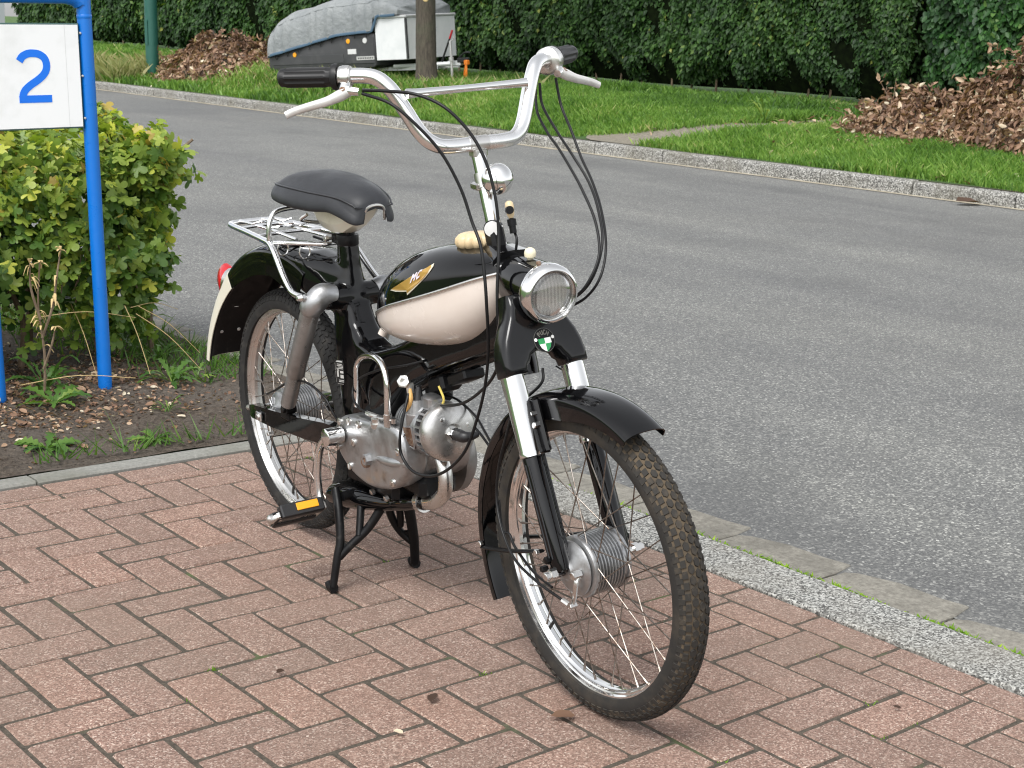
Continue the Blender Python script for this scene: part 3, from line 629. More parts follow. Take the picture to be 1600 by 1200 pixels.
# --- heaps of brown cuttings
def brush_pile(label, c, rx, ry, h, nl, nt, lf, seed, group=None, tmean=.5):
    rg = np.random.default_rng(seed); t = thing('brush_pile', label, 'brush pile', (*c[:2], float(zv(c[0], c[1]))), group); off = np.array([c[0], c[1], float(zv(c[0], c[1]))])
    a = rg.uniform(0, 2 * PI, nl); r = np.sqrt(rg.random(nl)); x, y = r * np.cos(a) * rx, r * np.sin(a) * ry
    prof = np.clip(1 - r ** 1.7, 0, 1) * (1 + .25 * np.sin(3 * a + seed) + .22 * np.sin(5.1 * x + 3.7 * y) + .16 * np.sin(9 * x - 7 * y))
    gz = zv(x + c[0], y + c[1]) - off[2]
    P = np.stack([x, y, gz + h * prof * (1 - .22 * rg.random(nl) ** 2) + rg.uniform(0, .06, nl)], 1)
    nr = unit(np.stack([x / rx, y / ry, np.full(nl, .6)], 1) + rg.normal(0, .6, (nl, 3)))
    sp = unit(np.stack([x / rx, y / ry, np.full(nl, -.7)], 1) + rg.normal(0, .7, (nl, 3)))
    tone = np.clip(rg.normal(tmean, .24, nl) - .18 * (P[:, 2] > .62 * h), 0, 1)
    ns = nt * 2; idx = rg.integers(nl, size=ns); SP_, SN, SS_ = [], [], []; tw = []
    for i in idx:
        p = P[i]; d = unit(np.array([p[0] / rx * .9, p[1] / ry * .9, rg.uniform(-.25, .65)]) + rg.normal(0, .45, 3)); L = rg.uniform(.12, .36); tw.append((p, d, L))
        m_ = rg.integers(9, 18); f = rg.random(m_) * L; SP_.append(p + d * f[:, None] + rg.normal(0, .022, (m_, 3))); SN.append(rg.normal(0, 1, (m_, 3)) + (0, 0, .4)); SS_.append(d[None] * .8 + rg.normal(0, .6, (m_, 3)) + (0, 0, -.35))
    P = np.vstack([P] + SP_); nr = np.vstack([nr, unit(np.vstack(SN))]); sp = np.vstack([sp, unit(np.vstack(SS_))]); tone = np.concatenate([tone, np.clip(rg.normal(tmean + .08, .22, len(P) - nl), 0, 1)]); nl = len(P)
    link('dry_leaves', scatter_mesh('dry_leaves', [(q[0] * .78, q[1], q[2] * 2.6) for q in OVAL_V], OVAL_F, P, rmats(nr, sp), lf * rg.uniform(.6, 1.25, nl), tone, M['dead_leaf']), t, kind='stuff')
    rings = []
    for f in (1.0, .8, .55, .3, .05):
        rings.append([(f * .86 * rx * math.cos(b), f * .86 * ry * math.sin(b), float(zv(c[0] + f * rx * math.cos(b), c[1] + f * ry * math.sin(b))) - off[2] + h * .66 * (1 - f ** 1.7)) for b in np.linspace(0, 2 * PI, 18, endpoint=False)])
    obj('heap_core', loft(rings), M['soil'], t)
    for k in range(nt):
        p, d, L = tw[k]
        obj('twig', tube([p - d * L * .6, p + rg.normal(0, .02, 3), p + d * L * 1.05], [.006, .003], 5, 2), M['twig'], t)
    return t
def strays(n, c, r, seed):
    rg = np.random.default_rng(seed); a = rg.uniform(0, 2 * PI, n); d = r * (.75 + np.abs(rg.normal(0, .35, n))); x = c[0] + d * np.cos(a); y = c[1] + d * np.sin(a) * 1.3; k = x > 9.95; x, y = x[k], y[k]; n = len(x)
    return np.stack([x, y, zv(x, y) + rg.uniform(.02, .06, n)], 1)
Ps = np.vstack([strays(520, (12.2, 5.2), 1.5, 1), strays(200, (11.7, 6.6), .9, 2), strays(260, (11.25, 19.3), 1.1, 4), np.stack([RNG.uniform(9.95, 13.5, 120), RNG.uniform(4, 18, 120), np.zeros(120)], 1)]); Ps[-120:, 2] = zv(Ps[-120:, 0], Ps[-120:, 1]) + .03
o = link('fallen_leaves', scatter_mesh('fallen_leaves', [(q[0] * .8, q[1], q[2] * 2.4) for q in OVAL_V], OVAL_F, Ps, rmats(unit(np.array([0, 0, 1.0]) + RNG.normal(0, .5, Ps.shape)), unit(RNG.normal(0, 1, Ps.shape))), RNG.uniform(.04, .085, len(Ps)), np.clip(RNG.normal(.62, .25, len(Ps)), 0, 1), M['dead_leaf'])); o['kind'] = 'stuff'
brush_pile('large heap of cut branches with dead brown leaves at the right before the laurel', (12.35, 4.75), 1.30, 1.7, .86, 11000, 110, .075, 3, tmean=.48)
brush_pile('low spill of dead brown leafy cuttings beside the gap in the hedge', (11.9, 6.35), .65, .85, .40, 2600, 34, .075, 5, tmean=.52)
brush_pile('rust brown leaf heap behind the trailer by the green lamp post', (11.25, 19.35), 1.0, 1.5, .42, 4600, 26, .09, 9, tmean=.5)
brush_pile('distant pale brown leaf heap above the number sign', (11.0, 36.5), 1.5, 2.2, .75, 1600, 8, .17, 11, tmean=.62)
# ------------------------------------------------------------------ the moped (x forward, y to its left, z up, origin under the rear axle)
BM = np.array([[-0.08892499, 0.99386211, -0.06580614], [-0.99595989, -0.08955283, -0.00664735], [-0.01249967, 0.06494916, 0.99781028]])
BO = np.array([0.6964128, 0.0949610, 0.0136460])
bm4 = Matrix.Identity(4)
for i in range(3):
    for j in range(3): bm4[i][j] = BM[i, j]
    bm4[i][3] = BO[i]
moped = thing('moped', 'black and cream vintage moped on its centre stand on the red brick driveway', 'moped', mtx=bm4)
HA, HD = np.array([.84, 0, .91]), np.array([-.36, 0, .933])
STM = Matrix.Translation(HA) @ Matrix.Rotation(-.105, 4, Vector(HD)) @ Matrix.Translation(-HA)
FTM = Matrix.Translation((-.003, 0, .2965)) @ Matrix.Rotation(.036, 4, 'X') @ Matrix.Translation((0, 0, -.295))
def P_(name, vf, m, parent=None, smooth=40, kind=None): return obj(name, vf, M[m], moped if parent is None else parent, smooth, kind)
def S_(name, vf, m, smooth=40, T=None):          # a part of the steered front assembly
    o = obj(name, vf, M[m], moped, smooth); o.matrix_local = STM if T is None else T; return o
def mir(vf): return [(x, -y, z) for x, y, z in vf[0]], [tuple(reversed(f)) for f in vf[1]]
EX, EY, EZ = (1, 0, 0), (0, 1, 0), (0, 0, 1)
def bolt(c, ax, r=.006, h=.006, n=6): return lathe([(0, r), (h, r), (h + .001, r * .8), (h + .001, 0)], c, ax, n)

# --- wheels
def tyre_prof():
    a = np.linspace(math.radians(-28), math.radians(208), 15); return [(.0300 * math.cos(t), .2615 + .0300 * math.sin(t)) for t in a]
tp = tyre_prof(); tyre_vf = lathe([(.018, .248)] + tp + [(-.018, .248)], (0, 0, 0), EY, 96, True)
def tread_vf():
    V, F = [], []; NB = 96; cz = .2615
    def put(u, y0, du, poly, hgt):
        n = len(poly); b = len(V)
        for s, hh in ((1.0, .0285), (.84, .0285 + hgt)):
            for pu, py in poly:
                yy = y0 + py * s; ph = yy / .0300; th = u + pu * s * du / .29
                rr = cz + math.cos(ph) * hh; V.append((rr * math.cos(th), math.sin(ph) * hh, rr * math.sin(th)))
        F.append(tuple(b + n + i for i in range(n)))
        for i in range(n): F.append((b + i, b + (i + 1) % n, b + n + (i + 1) % n, b + n + i))
    hexa = [(.5, 0), (.24, .0052), (-.24, .0052), (-.5, 0), (-.24, -.0052), (.24, -.0052)]
    pit = 2 * PI * .29 / NB; lug = [(.36, -.005), (.42, .005), (-.30, .005), (-.36, -.005)]; edge = [(.36, -.0055), (.30, .0085), (-.24, .0085), (-.36, -.0055)]
    for k in range(NB):
        u = 2 * PI * k / NB
        put(u, 0, pit, hexa, .0052); put(u + PI / NB, .0115, pit, hexa, .005); put(u + PI / NB, -.0115, pit, hexa, .005)
        put(u, .0230, pit, lug, .0045); put(u, -.0230, pit, lug, .0045); put(u + PI / NB, .0350, pit, edge, .0030); put(u + PI / NB, -.0350, pit, edge, .0030)
    return V, F
tread = tread_vf()
rim_vf = lathe([(-.0185, .2535), (-.0205, .250), (-.0185, .2455), (-.0135, .2435), (-.012, .2405), (-.007, .2385), (-.004, .2352), (.004, .2352), (.007, .2385), (.012, .2405), (.0135, .2435), (.0185, .2455), (.0205, .250), (.0185, .2535), (.015, .250), (-.015, .250)], (0, 0, 0), EY, 96, True)
def hub_vf():
    prof = [(-.044, 0), (-.044, .046), (-.040, .0555), (-.036, .0575), (-.032, .0575), (-.031, .0535)]
    y = -.031
    while y < .026: prof += [(y, .0525), (y + .0012, .0572), (y + .0032, .0572), (y + .0044, .0525)]; y += .0068
    prof += [(.034, .0535), (.035, .0575), (.040, .0575), (.041, .050), (.048, .030), (.052, .016), (.052, 0)]
    return lathe(prof, (0, 0, 0), EY, 48)
hub = hub_vf()
def spoke_vf(side, dr):
    a0 = math.radians(46) * dr; p0 = np.array([.0555 * math.sin(a0), side * .034, .0555 * math.cos(a0)]); p1 = np.array([0, side * .0025, .2375])
    d = (p1 - p0) / np.linalg.norm(p1 - p0)
    return merge(tube([p0 - d * .004, p1], .00125, 6, 1), tube([p1 - d * .014, p1 + d * .002], [.0022, .0026], 6, 1))
spoke_me = {(s, d): mesh_of('spoke', spoke_vf(s, d), M['steel'], 40) for s in (1, -1) for d in (1, -1)}
shared = {}
def wheel(label, base, front):
    w = P_('wheel', rim_vf, 'chrome' if not front else 'chrome', None, 40); w['label'] = label; w.matrix_local = base
    if not front: w.data = w.data.copy(); w.data.materials[0] = M['chrome_dull']
    obj('tyre', tyre_vf, M['rubber_dirty' if front else 'rubber'], w, 50)
    obj('tread', tread, M['tread_dirty' if front else 'rubber'], w, 0, 'stuff')
    obj('tread_groove', lathe([(.0302 * math.cos(t), .2615 + .0306 * math.sin(t)) for t in np.linspace(math.radians(28), math.radians(152), 13)] + [(.0285 * math.cos(t), .2615 + .026 * math.sin(t)) for t in np.linspace(math.radians(152), math.radians(28), 5)], (0, 0, 0), EY, 96, True), M['groove_dirt' if front else 'rubber'], w, 60)
    obj('hub', hub, M['alloy'], w, 35)
    for s in (1, -1):
        for k in range(18):
            th = k * 20 + (10 if s > 0 else 0) + (4 if not front else 0); d = 1 if k % 2 else -1
            link('spoke', spoke_me[(s, d)], w, Matrix.Rotation(math.radians(th), 4, 'Y'))
    # brake plate on the right hand side with its lever
    bp = merge(lathe([(-.046, .051), (-.049, .050), (-.056, .040), (-.060, .022), (-.066, .016), (-.066, 0), (-.046, 0)], (0, 0, 0), EY, 40), *[box((.030 * math.cos(a), -.058, .030 * math.sin(a)), (.020, .010, .004), rot(EY, -a), .001) for a in (2.0, 2.35, 2.7)])
    obj('brake_plate', bp, M['alloy'], w, 35)
    la = tube([(.034, -.062, .004), (.037, -.070, -.012), (.033, -.070, -.036), (.024, -.068, -.056)], [.006, .0045, .004], 8, 4, True, (1, .7)) if front else tube([(-.03, -.06, .01), (-.02, -.07, -.02), (-.012, -.07, -.05)], [.006, .004], 8, 4)
    obj('brake_arm', merge(la, bolt((.034, -.058, .004) if front else (-.03, -.056, .01), (0, -1, 0), .008, .018), bolt((.024, -.062, -.058) if front else (-.012, -.064, -.052), (0, -1, 0), .006, .014)), M['chrome_dull'], w, 35)
    ax = merge(tube([(0, -.105, 0), (0, .105, 0)], .006, 10, 1), bolt((0, -.088, 0), (0, -1, 0), .011, .012), bolt((0, .088, 0), EY, .011, .012), bolt((0, -.1, 0), (0, -1, 0), .008, .01), bolt((0, .1, 0), EY, .008, .01))
    obj('axle', ax, M['chrome_dull'], w, 35)
    v = tube([(0, 0, -.2365), (0, .0, -.215)], [.0035, .0035, .003], 8, 1); obj('valve', xf(v, rot(EY, math.radians(38 if front else 12))), M['rubber'], w, 40)
    return w
wheel('rear wheel with dull chrome rim and cleaner black tyre', Matrix.Translation((0, 0, .295)), False)
wheel('front wheel with bright chrome rim and dusty knobbly tyre', FTM @ Matrix.Translation((1.18, 0, .295)), True)

# --- fenders
def fender(cx, cz, R, a0, a1, n, hw, val, crown=.016):
    """channel section swept about (cx,cz); R, hw, val may be functions of the angle in degrees"""
    fn = lambda f, a: f(a) if callable(f) else f; rings = []
    for a in np.linspace(a0, a1, n):
        r, w, d = fn(R, a), fn(hw, a), fn(val, a); t = math.radians(a); c, s = math.cos(t), math.sin(t)
        sec = [(w * a_, z_) for a_, z_ in [(-1.0, -d), (-1.0, -(d + crown) / 2)] + [(-math.cos(q_) ** .8, -crown * (1 - math.sin(q_)) ) for q_ in np.linspace(.02, PI / 2, 8)]]
        sec = sec + [(-y, z) for y, z in reversed(sec[:-1])]
        th = .0022
        inn = [(y * (1 - th / max(w, .01)) if abs(y) > .9 * w else y, z - (th if abs(y) <= .97 * w else 0)) for y, z in reversed(sec)]
        rings.append([(cx + (r + z) * c, y, cz + (r + z) * s) for y, z in sec + inn])
    return loft(rings)
fv = lambda a: float(np.interp(a, [62, 75, 95, 105, 130, 212], [.024, .034, .050, .050, .032, .026]))
ff = S_('front_fender', fender(1.18, .295, lambda a: float(np.interp(a, [62, 90, 120, 170, 212], [.328, .322, .320, .332, .340])), 62, 211, 60, lambda a: float(np.interp(a, [62, 90, 212], [.044, .047, .040])), fv), 'black', 50, FTM)
for s in (1, -1):
    obj('fender_stay', merge(tube([(.872, s * .041, .232), (.99, s * .058, .268), (1.125, s * .078, .318)], .0062, 6, 3, True, (1.2, .6))), M['black_satin'], ff, 40)
    obj('fender_bracket', merge(box((1.098, s * .054, .545), (.03, .012, .10), rot(EY, -.38), .004), box((1.128, s * .056, .43), (.016, .010, .22), rot(EY, -.38), .003)), M['black'], ff, 40)
    for bc in ((1.086, s * .060, .565), (1.098, s * .060, .548)): obj('bolt', bolt(bc, (0, s, 0), .0055), M['chrome'], ff)
    for bc in ((.872, s * .043, .240), (1.120, s * .082, .316)): obj('bolt', bolt(bc, (0, s, 0)), M['chrome_dull'], ff)
rR = lambda a: float(np.interp(a, [66, 90, 120, 135, 150, 172], [.428, .412, .392, .384, .388, .402]))
rv = lambda a: float(np.interp(a, [66, 85, 110, 135, 172], [.10, .075, .07, .05, .036]))
rw = lambda a: float(np.interp(a, [66, 90, 120, 172], [.062, .070, .072, .068]))
rf = P_('rear_fender', fender(0, .295, rR, 64, 126, 34, rw, rv, .022), 'black', None, 50)
tail = obj('fender_tail', fender(0, .295, lambda a: rR(a) + .0015, 125, 172, 28, lambda a: rw(a) + .001, rv, .022), M['cream_light'], rf, 50); tail['label'] = 'cream painted rear flap of the fender'
inner = fender(0, .295, lambda a: rR(a) - .0045, 126, 171.5, 26, lambda a: rw(a) - .0035, lambda a: rv(a) - .004, .022)
obj('fender_lining', inner, M['black_satin'], rf, 50)
for by in (-.028, .02): obj('bolt', bolt((-.372, by, .42), (1, 0, -.3), .005), M['plate_silver'], rf)
tl = P_('tail_light', loft([[(-.352 - d * math.cos(.5) * 1.0, w * math.cos(t), .535 + d * .45 + h * math.sin(t)) for t in np.linspace(0, 2 * PI, 18, endpoint=False)] for d, w, h in ((-.01, .028, .042), (.012, .030, .046), (.034, .026, .042), (.046, .016, .028))]), 'red_lens', None, 50)
obj('lamp_base', loft([[(-.348 - d, w * math.cos(t), .535 + h * math.sin(t)) for t in np.linspace(0, 2 * PI, 18, endpoint=False)] for d, w, h in ((-.02, .030, .048), (.004, .032, .050))]), M['chrome_dull'], tl, 50)

# --- pressed steel frame: backbone, down column and tail in one skin
def sec_xz(x0, z0, x1, z1, w, n=16, e=.62):
    """closed section with ends (x0,z0),(x1,z1) in the xz plane and half width w"""
    out = []
    for t in np.linspace(0, 2 * PI, n, endpoint=False):
        c, s = math.cos(t), math.sin(t); c, s = math.copysign(abs(c) ** e, c), math.copysign(abs(s) ** e, s); k = (c + 1) / 2
        out.append((x0 + (x1 - x0) * k, w * s, z0 + (z1 - z0) * k))
    return out
back = [(.965, .655, .905, .795, .030), (.93, .645, .875, .745, .032), (.85, .612, .82, .700, .034), (.74, .566, .72, .655, .036), (.64, .520, .62, .612, .038), (.555, .475, .53, .572, .040), (.50, .42, .445, .545, .042), (.46, .36, .36, .53, .044)]
col = [(.259, .752, .303, .752, .021), (.257, .69, .311, .69, .024), (.252, .63, .322, .63, .030), (.250, .575, .343, .575, .036), (.252, .525, .385, .525, .041), (.256, .47, .43, .47, .043), (.268, .41, .435, .41, .043), (.285, .35, .42, .35, .042), (.305, .295, .40, .295, .040), (.32, .255, .39, .255, .036)]
tailsec = [(.30, .57, .30, .70, .030), (.24, .585, .235, .708, .046), (.18, .60, .17, .714, .060), (.11, .625, .10, .712, .064), (.03, .66, .02, .708, .055)]
fil = [(.255, .60, .330, .618, .034), (.262, .55, .352, .578, .037), (.285, .50, .388, .549, .040), (.33, .465, .440, .541, .041), (.40, .450, .505, .556, .041), (.47, .450, .575, .585, .039)]
fvf = merge(loft([sec_xz(*q, e=.5) for q in fil]), loft([sec_xz(*q, e=.42) for q in back]), loft([sec_xz(*q) for q in col]), loft([sec_xz(*q) for q in tailsec]))
for s in (1, -1): fvf = merge(fvf, lathe([(-.02, .024), (.02, .028), (.045, .026), (.052, .015), (.052, 0)], (.30, s * .03, .632), (0, s, 0), 16), lathe([(0, .03), (.05, .028), (.055, .02), (.055, 0)], (.35, s * .02, .335), (0, s, 0), 16))
fr = P_('frame', fvf, 'black', None, 0)
md = fr.modifiers.new('skin', 'REMESH'); md.mode = 'VOXEL'; md.voxel_size = .0042; md.use_smooth_shade = True
md = fr.modifiers.new('soften', 'SMOOTH'); md.factor = .5; md.iterations = 16
# ridge line down the column and the flange along the beam
obj('flange', merge(tube([(.47, -.0, .415), (.555, -.0, .470), (.64, 0, .515), (.74, 0, .561), (.85, 0, .607), (.955, 0, .65)], .006, 8, 4, True, (1, 1.6))), M['black'], fr)
np_ = P_('name_plate', ext([(x, z) for x, z in ((-.019, -.042), (.019, -.042), (.025, -.034), (.025, .034), (.019, .042), (-.019, .042), (-.025, .034), (-.025, -.034))], (.312, -.0405, .462), (.64, .32, 0), (-.06, 0, .62), (.447, -.894, 0), -.004, .0025, .0012), 'plate_silver')
obj('plate_face', ext([(-.0225, -.039), (.0225, -.039), (.0225, .039), (-.0225, .039)], (.3132, -.0429, .462), (.64, .32, 0), (-.06, 0, .62), (.447, -.894, 0), -.001, .0006), M['plate_black'], np_, 0)
def plate_mark(u, v, w, h): return ext([(u - w, v - h), (u + w, v - h), (u + w, v + h), (u - w, v + h)], (.3135, -.0435, .462), (.64, .32, 0), (-.06, 0, .62), (.447, -.894, 0), -.0005, .0006)
obj('plate_marks', merge(plate_mark(.006, -.012, .011, .006), plate_mark(.004, .004, .009, .004), *[plate_mark(-.006 + .002 * (k % 3), .032 - k * .0052, .009 + .003 * (k % 2), .0011) for k in range(4)], plate_mark(-.014, -.004, .003, .010), plate_mark(-.013, .010, .004, .002), *[plate_mark(.0, -.026 - k * .005, .012, .0011) for k in range(2)]), M['plate_silver'], np_, 0)

# --- saddle
def saddle():
    st = [(.070, .030, .856, .846), (.077, .060, .868, .840), (.096, .088, .880, .834), (.132, .106, .889, .829), (.18, .111, .893, .826), (.23, .105, .893, .823), (.28, .093, .890, .822), (.325, .077, .884, .825), (.36, .066, .878, .825), (.387, .057, .868, .822), (.402, .046, .856, .822), (.408, .030, .844, .826)]
    S = cr([(a, b, c) for a, b, c, d in st], 4); D = cr([(a, d, 0) for a, b, c, d in st], 4); rings = []
    for (x, w, zt), (_, ze, _) in zip(S, D):
        H = zt - ze; lip = float(np.interp(x, [.066, .10, .16, .42], [.2, 1, .8, 0]))
        sec = [(-.95, .0), (-.99, .05), (-1, .13), (-.985, .26), (-.955, .37), (-.91, .48), (-.865, .56 + .03 * lip), (-.80, .64), (-.58, .85), (-.3, .97), (0, 1.0), (.3, .97), (.58, .85), (.80, .64), (.865, .56 + .03 * lip), (.91, .48), (.955, .37), (.985, .26), (1, .13), (.99, .05), (.95, 0), (.78, .26), (0, .62), (-.78, .26)]
        drop = .020 * max(0, (x - .33) / .08)
        rings.append([(x, y * w, ze + z * H - (drop if abs(y) > .8 else 0)) for y, z in sec])
    return loft(rings), S, D
sv, SS, SD = saddle()
seat = P_('seat', sv, 'vinyl', None, 60)
pe = [(x, -.875 * w, ze + .565 * (zt - ze) + .0008) for (x, w, zt), (_, ze, _) in list(zip(SS, SD))[5:-2]]
pe = pe + [(x, -y, z) for x, y, z in reversed(pe)]
obj('piping', tube(pe[::3], .0021, 6, 3), M['vinyl_edge'], seat)
sb = loft([[(x, y * w, z0 + (z1 - z0) * k) for y, k in ((-1, 1), (-.9, .35), (-.55, .05), (0, 0), (.55, .05), (.9, .35), (1, 1), (.5, 1.0), (-.5, 1.0))] for x, w, z0, z1 in ((.175, .030, .785, .83), (.20, .035, .768, .83), (.25, .037, .762, .83), (.295, .036, .768, .83), (.335, .033, .788, .835), (.372, .028, .812, .845), (.392, .020, .830, .848))])
sbo = obj('seat_base', sb, M['cream_light'], seat, 24)
obj('seat_spring_bar', merge(tube([(.19, -.05, .80), (.17, -.055, .785), (.165, 0, .775), (.17, .055, .785), (.19, .05, .80)], .004, 8, 4), tube([(.398, -.028, .81), (.408, -.02, .838), (.411, .0, .845), (.408, .02, .838), (.398, .028, .81)], .003, 6, 4)), M['chrome_dull'], seat)
sp = P_('seat_post', lathe([(-.03, .0165), (.055, .0165)], (.281, 0, .735), EZ, 20), 'black')
obj('clamp', merge(lathe([(-.012, .0235), (-.010, .0245), (.010, .0245), (.012, .0235), (.012, .016)], (.281, 0, .752), EZ, 20), box((.255, -.012, .752), (.022, .018, .020), None, .002)), M['black_satin'], sp)
obj('bolt', merge(bolt((.246, -.030, .752), (0, -1, 0), .0065, .008), tube([(.246, -.03, .752), (.246, .02, .752)], .004, 6, 1)), M['chrome_dull'], sp)

# --- rear suspension
for s in (1, -1):
    sa = P_('shock_absorber', merge(lathe([(0, .0205), (.004, .0215), (.19, .0215), (.194, .0195), (.194, 0)], (.290, s * .100, .612), (-.137, 0, -.250), 24)), 'silver_paint', None, 35)
    obj('lower_tube', lathe([(.185, .0175), (.285, .0175), (.295, .010), (.30, 0)], (.290, s * .100, .612), (-.137, 0, -.250), 20), M['silver_paint'], sa, 35)
    c0 = np.array([.290, s * .100, .612]); d = unit(np.array([-.137, 0, -.250])); o1 = np.array([.303, s * .052, .637])
    obj('shock_cap', tube([c0 + d * .006, c0 - d * .004, c0 - d * .018 + np.array([.002, -s * .006, 0]), np.array([.302, s * .080, .640]), np.array([.303, s * .066, .640]), o1], [.0235, .0262, .0265, .0268, .0268, .0255, .024], 20, 4), M['alloy'], sa, 50)
    obj('bolt', merge(tube([(.300, s * .09, .640), (.296, s * .118, .640)], .007, 10, 1), bolt((.296, s * .118, .640), (0, s, 0), .0085, .006), lathe([(0, .009), (.010, .006), (.012, 0)], (.295, s * .126, .640), (0, s, 0), 10)), M['chrome'], sa)
    obj('screw', bolt((.283, s * .078, .582), (.3, s, 0), .004, .004), M['chrome_dull'], sa)
    obj('lower_eye', merge(lathe([(-.012, .014), (.012, .014), (.012, 0), (-.012, 0)], (.148, s * .095, .350), EY, 14), bolt((.148, s * .107, .350), (0, s, 0), .009, .006), box((.135, s * .095, .335), (.04, .016, .03), None, .004)), M['black_satin'], sa)
    arm = loft([[(x, s * (yc + dy * hw), z + dz * hh) for dy, dz in ((-1, -1), (-1, -.6), (-.6, -.45), (-.6, .45), (-1, .6), (-1, 1), (1, 1), (1, -1))] for x, yc, hw, z, hh in ((-.07, .088, .008, .293, .012), (-.05, .088, .011, .295, .017), (.06, .088, .012, .303, .021), (.20, .086, .012, .317, .023), (.31, .082, .012, .330, .026), (.36, .078, .012, .336, .022), (.375, .076, .010, .338, .012))])
    sw = P_('swingarm', arm, 'black', None, 40)
    obj('chain_adjuster', merge(tube([(-.085, s * .088, .293), (-.03, s * .088, .295)], .005, 8, 1), bolt((-.085, s * .088, .293), (-1, 0, 0), .007, .008), box((-.0, s * .104, .295), (.03, .006, .022), None, .002)), M['chrome_dull'], sw)

# --- luggage rack
rk = [(-.215, 0, .724), (-.215, -.035, .724), (-.205, -.058, .724), (-.17, -.066, .724), (-.06, -.078, .725), (.06, -.092, .725), (.092, -.096, .722), (.125, -.101, .705), (.175, -.107, .665), (.215, -.110, .640), (.246, -.113, .636), (.285, -.1135, .637)]
rack = P_('luggage_rack', merge(tube(rk, .0072, 12, 5), mir(tube(rk, .0072, 12, 5))), 'bar_chrome', None, 50)
obj('hoop', tube([(.083, -.094, .724), (.083, -.094, .75), (.082, -.088, .778), (.082, -.068, .796), (.082, 0, .800), (.082, .068, .796), (.082, .088, .778), (.083, .094, .75), (.083, .094, .724)], .0058, 10, 5), M['bar_chrome'], rack, 50)
for x, w in ((-.12, .070), (.0, .084)): obj('cross_bar', tube([(x, -w, .727), (x, 0, .730), (x, w, .727)], .0045, 8, 3), M['bar_chrome'], rack, 50)
for y in (-.03, .03): obj('slat', tube([(-.213, y, .728), (-.05, y, .731), (.11, y * 1.3, .730)], .0040, 8, 3), M['bar_chrome'], rack, 50)
obj('spring_clip', merge(tube([(-.10, -.05, .738), (-.085, -.03, .745), (-.10, -.01, .738), (-.115, .01, .745), (-.10, .03, .738), (-.09, .05, .744)], .0026, 6, 4), tube([(-.02, -.05, .738), (.0, -.02, .744), (-.02, .01, .738), (.0, .05, .744)], .0026, 6, 4)), M['bar_chrome'], rack, 50)
for x, y in ((.112, -.075), (.175, -.052)): obj('hook', tube([(x, y - .010, .727), (x, y - .013, .712), (x, y - .006, .700), (x, y + .006, .700), (x, y + .013, .712), (x, y + .010, .727)], .0018, 6, 4), M['chrome_dull'], rack, 50)
obj('front_loop', tube([(.10, -.09, .728), (.16, -.07, .733), (.215, -.03, .735), (.22, 0, .735), (.215, .03, .735), (.16, .07, .733), (.10, .09, .728)], .0045, 8, 4), M['bar_chrome'], rack, 50)
P_('number_bracket', merge(tube([(.02, -.05, .715), (.08, -.05, .712), (.09, 0, .712), (.08, .05, .712), (.02, .05, .715)], .003, 6, 4)), 'black_satin')

# --- fuel tank: black top, cream belly, bright seam
TX = [(.468, .012, .636, .622, .616), (.475, .030, .662, .624, .610), (.492, .048, .692, .630, .602), (.524, .068, .722, .642, .595), (.57, .087, .752, .659, .592), (.625, .100, .779, .679, .594), (.68, .104, .799, .697, .600), (.74, .103, .813, .717, .611), (.80, .096, .820, .738, .628), (.85, .085, .822, .757, .651), (.90, .068, .820, .777, .690), (.935, .048, .815, .790, .738), (.95, .022, .808, .797, .775)]
TS = cr([q[:3] for q in TX], 3); TS2 = cr([(q[0], q[3], q[4]) for q in TX], 3)
def tank_half(upper):
    rings = []
    for (x, w, zt), (_, zm, zb) in zip(TS, TS2):
        sec = []
        for t in np.linspace(0, PI, 17):
            c, s = math.cos(t), math.sin(t); c, s = math.copysign(abs(c) ** .78, c), s ** (.82 if upper else .72)
            sec.append((x, w * c, zm + (zt - zm) * s) if upper else (x, w * (1 + .03 * math.sin(t)) * c, zm - (zm - zb) * s))
        rings.append(sec)
    return loft(rings, True, True)
tank = P_('fuel_tank', tank_half(True), 'black', None, 55)
lo = obj('lower_panel', tank_half(False), M['cream'], tank, 55); lo['label'] = 'cream lower half of the fuel tank'
sm = [(x, -w - .001, z) for (x, w, _), (_, z, _) in zip(TS, TS2)]
sm = [(sm[0][0] - .006, 0, sm[0][2])] + sm + [(sm[-1][0] + .004, 0, sm[-1][2])]
obj('seam_trim', merge(tube(sm[::2] + ([sm[-1]] if len(sm) % 2 == 0 else []), .0036, 8, 3, True, (1.0, 1.0)), mir(tube(sm[::2] + ([sm[-1]] if len(sm) % 2 == 0 else []), .0036, 8, 3))), M['chrome_dull'], tank, 50)
def flute(o, ax, prof, lobes, amp, n=72):
    V, F = lathe(prof, (0, 0, 0), EZ, n); out = []
    for x, y, z in V:
        r = math.hypot(x, y); a = math.atan2(y, x); k = 1 + amp * (abs(math.cos(a * lobes / 2)) - .6) * (1 if r > .012 else 0); out.append((x * k, y * k, z))
    R = np.array(Vector(ax).normalized().to_track_quat('Z', 'Y').to_matrix()); return xf((out, F), R, o)
obj('filler_neck', lathe([(-.012, .024), (.004, .024), (.004, .0)], (.800, 0, .8155), (-.05, 0, 1), 24), M['chrome_dull'], tank)
cap = obj('fuel_cap', flute((.806, -.004, .815), (-.08, 0, 1), [(0, .030), (.003, .0365), (.011, .0400), (.020, .0385), (.027, .032), (.030, .022), (.0305, 0)], 12, .14), M['bakelite'], tank, 50); cap['label'] = 'cream fluted filler cap'
obj('tank_screw', merge(lathe([(0, .010), (.012, .009), (.014, 0)], (.512, -.045, .600), (-.3, -.5, -1), 10)), M['cream'], tank)
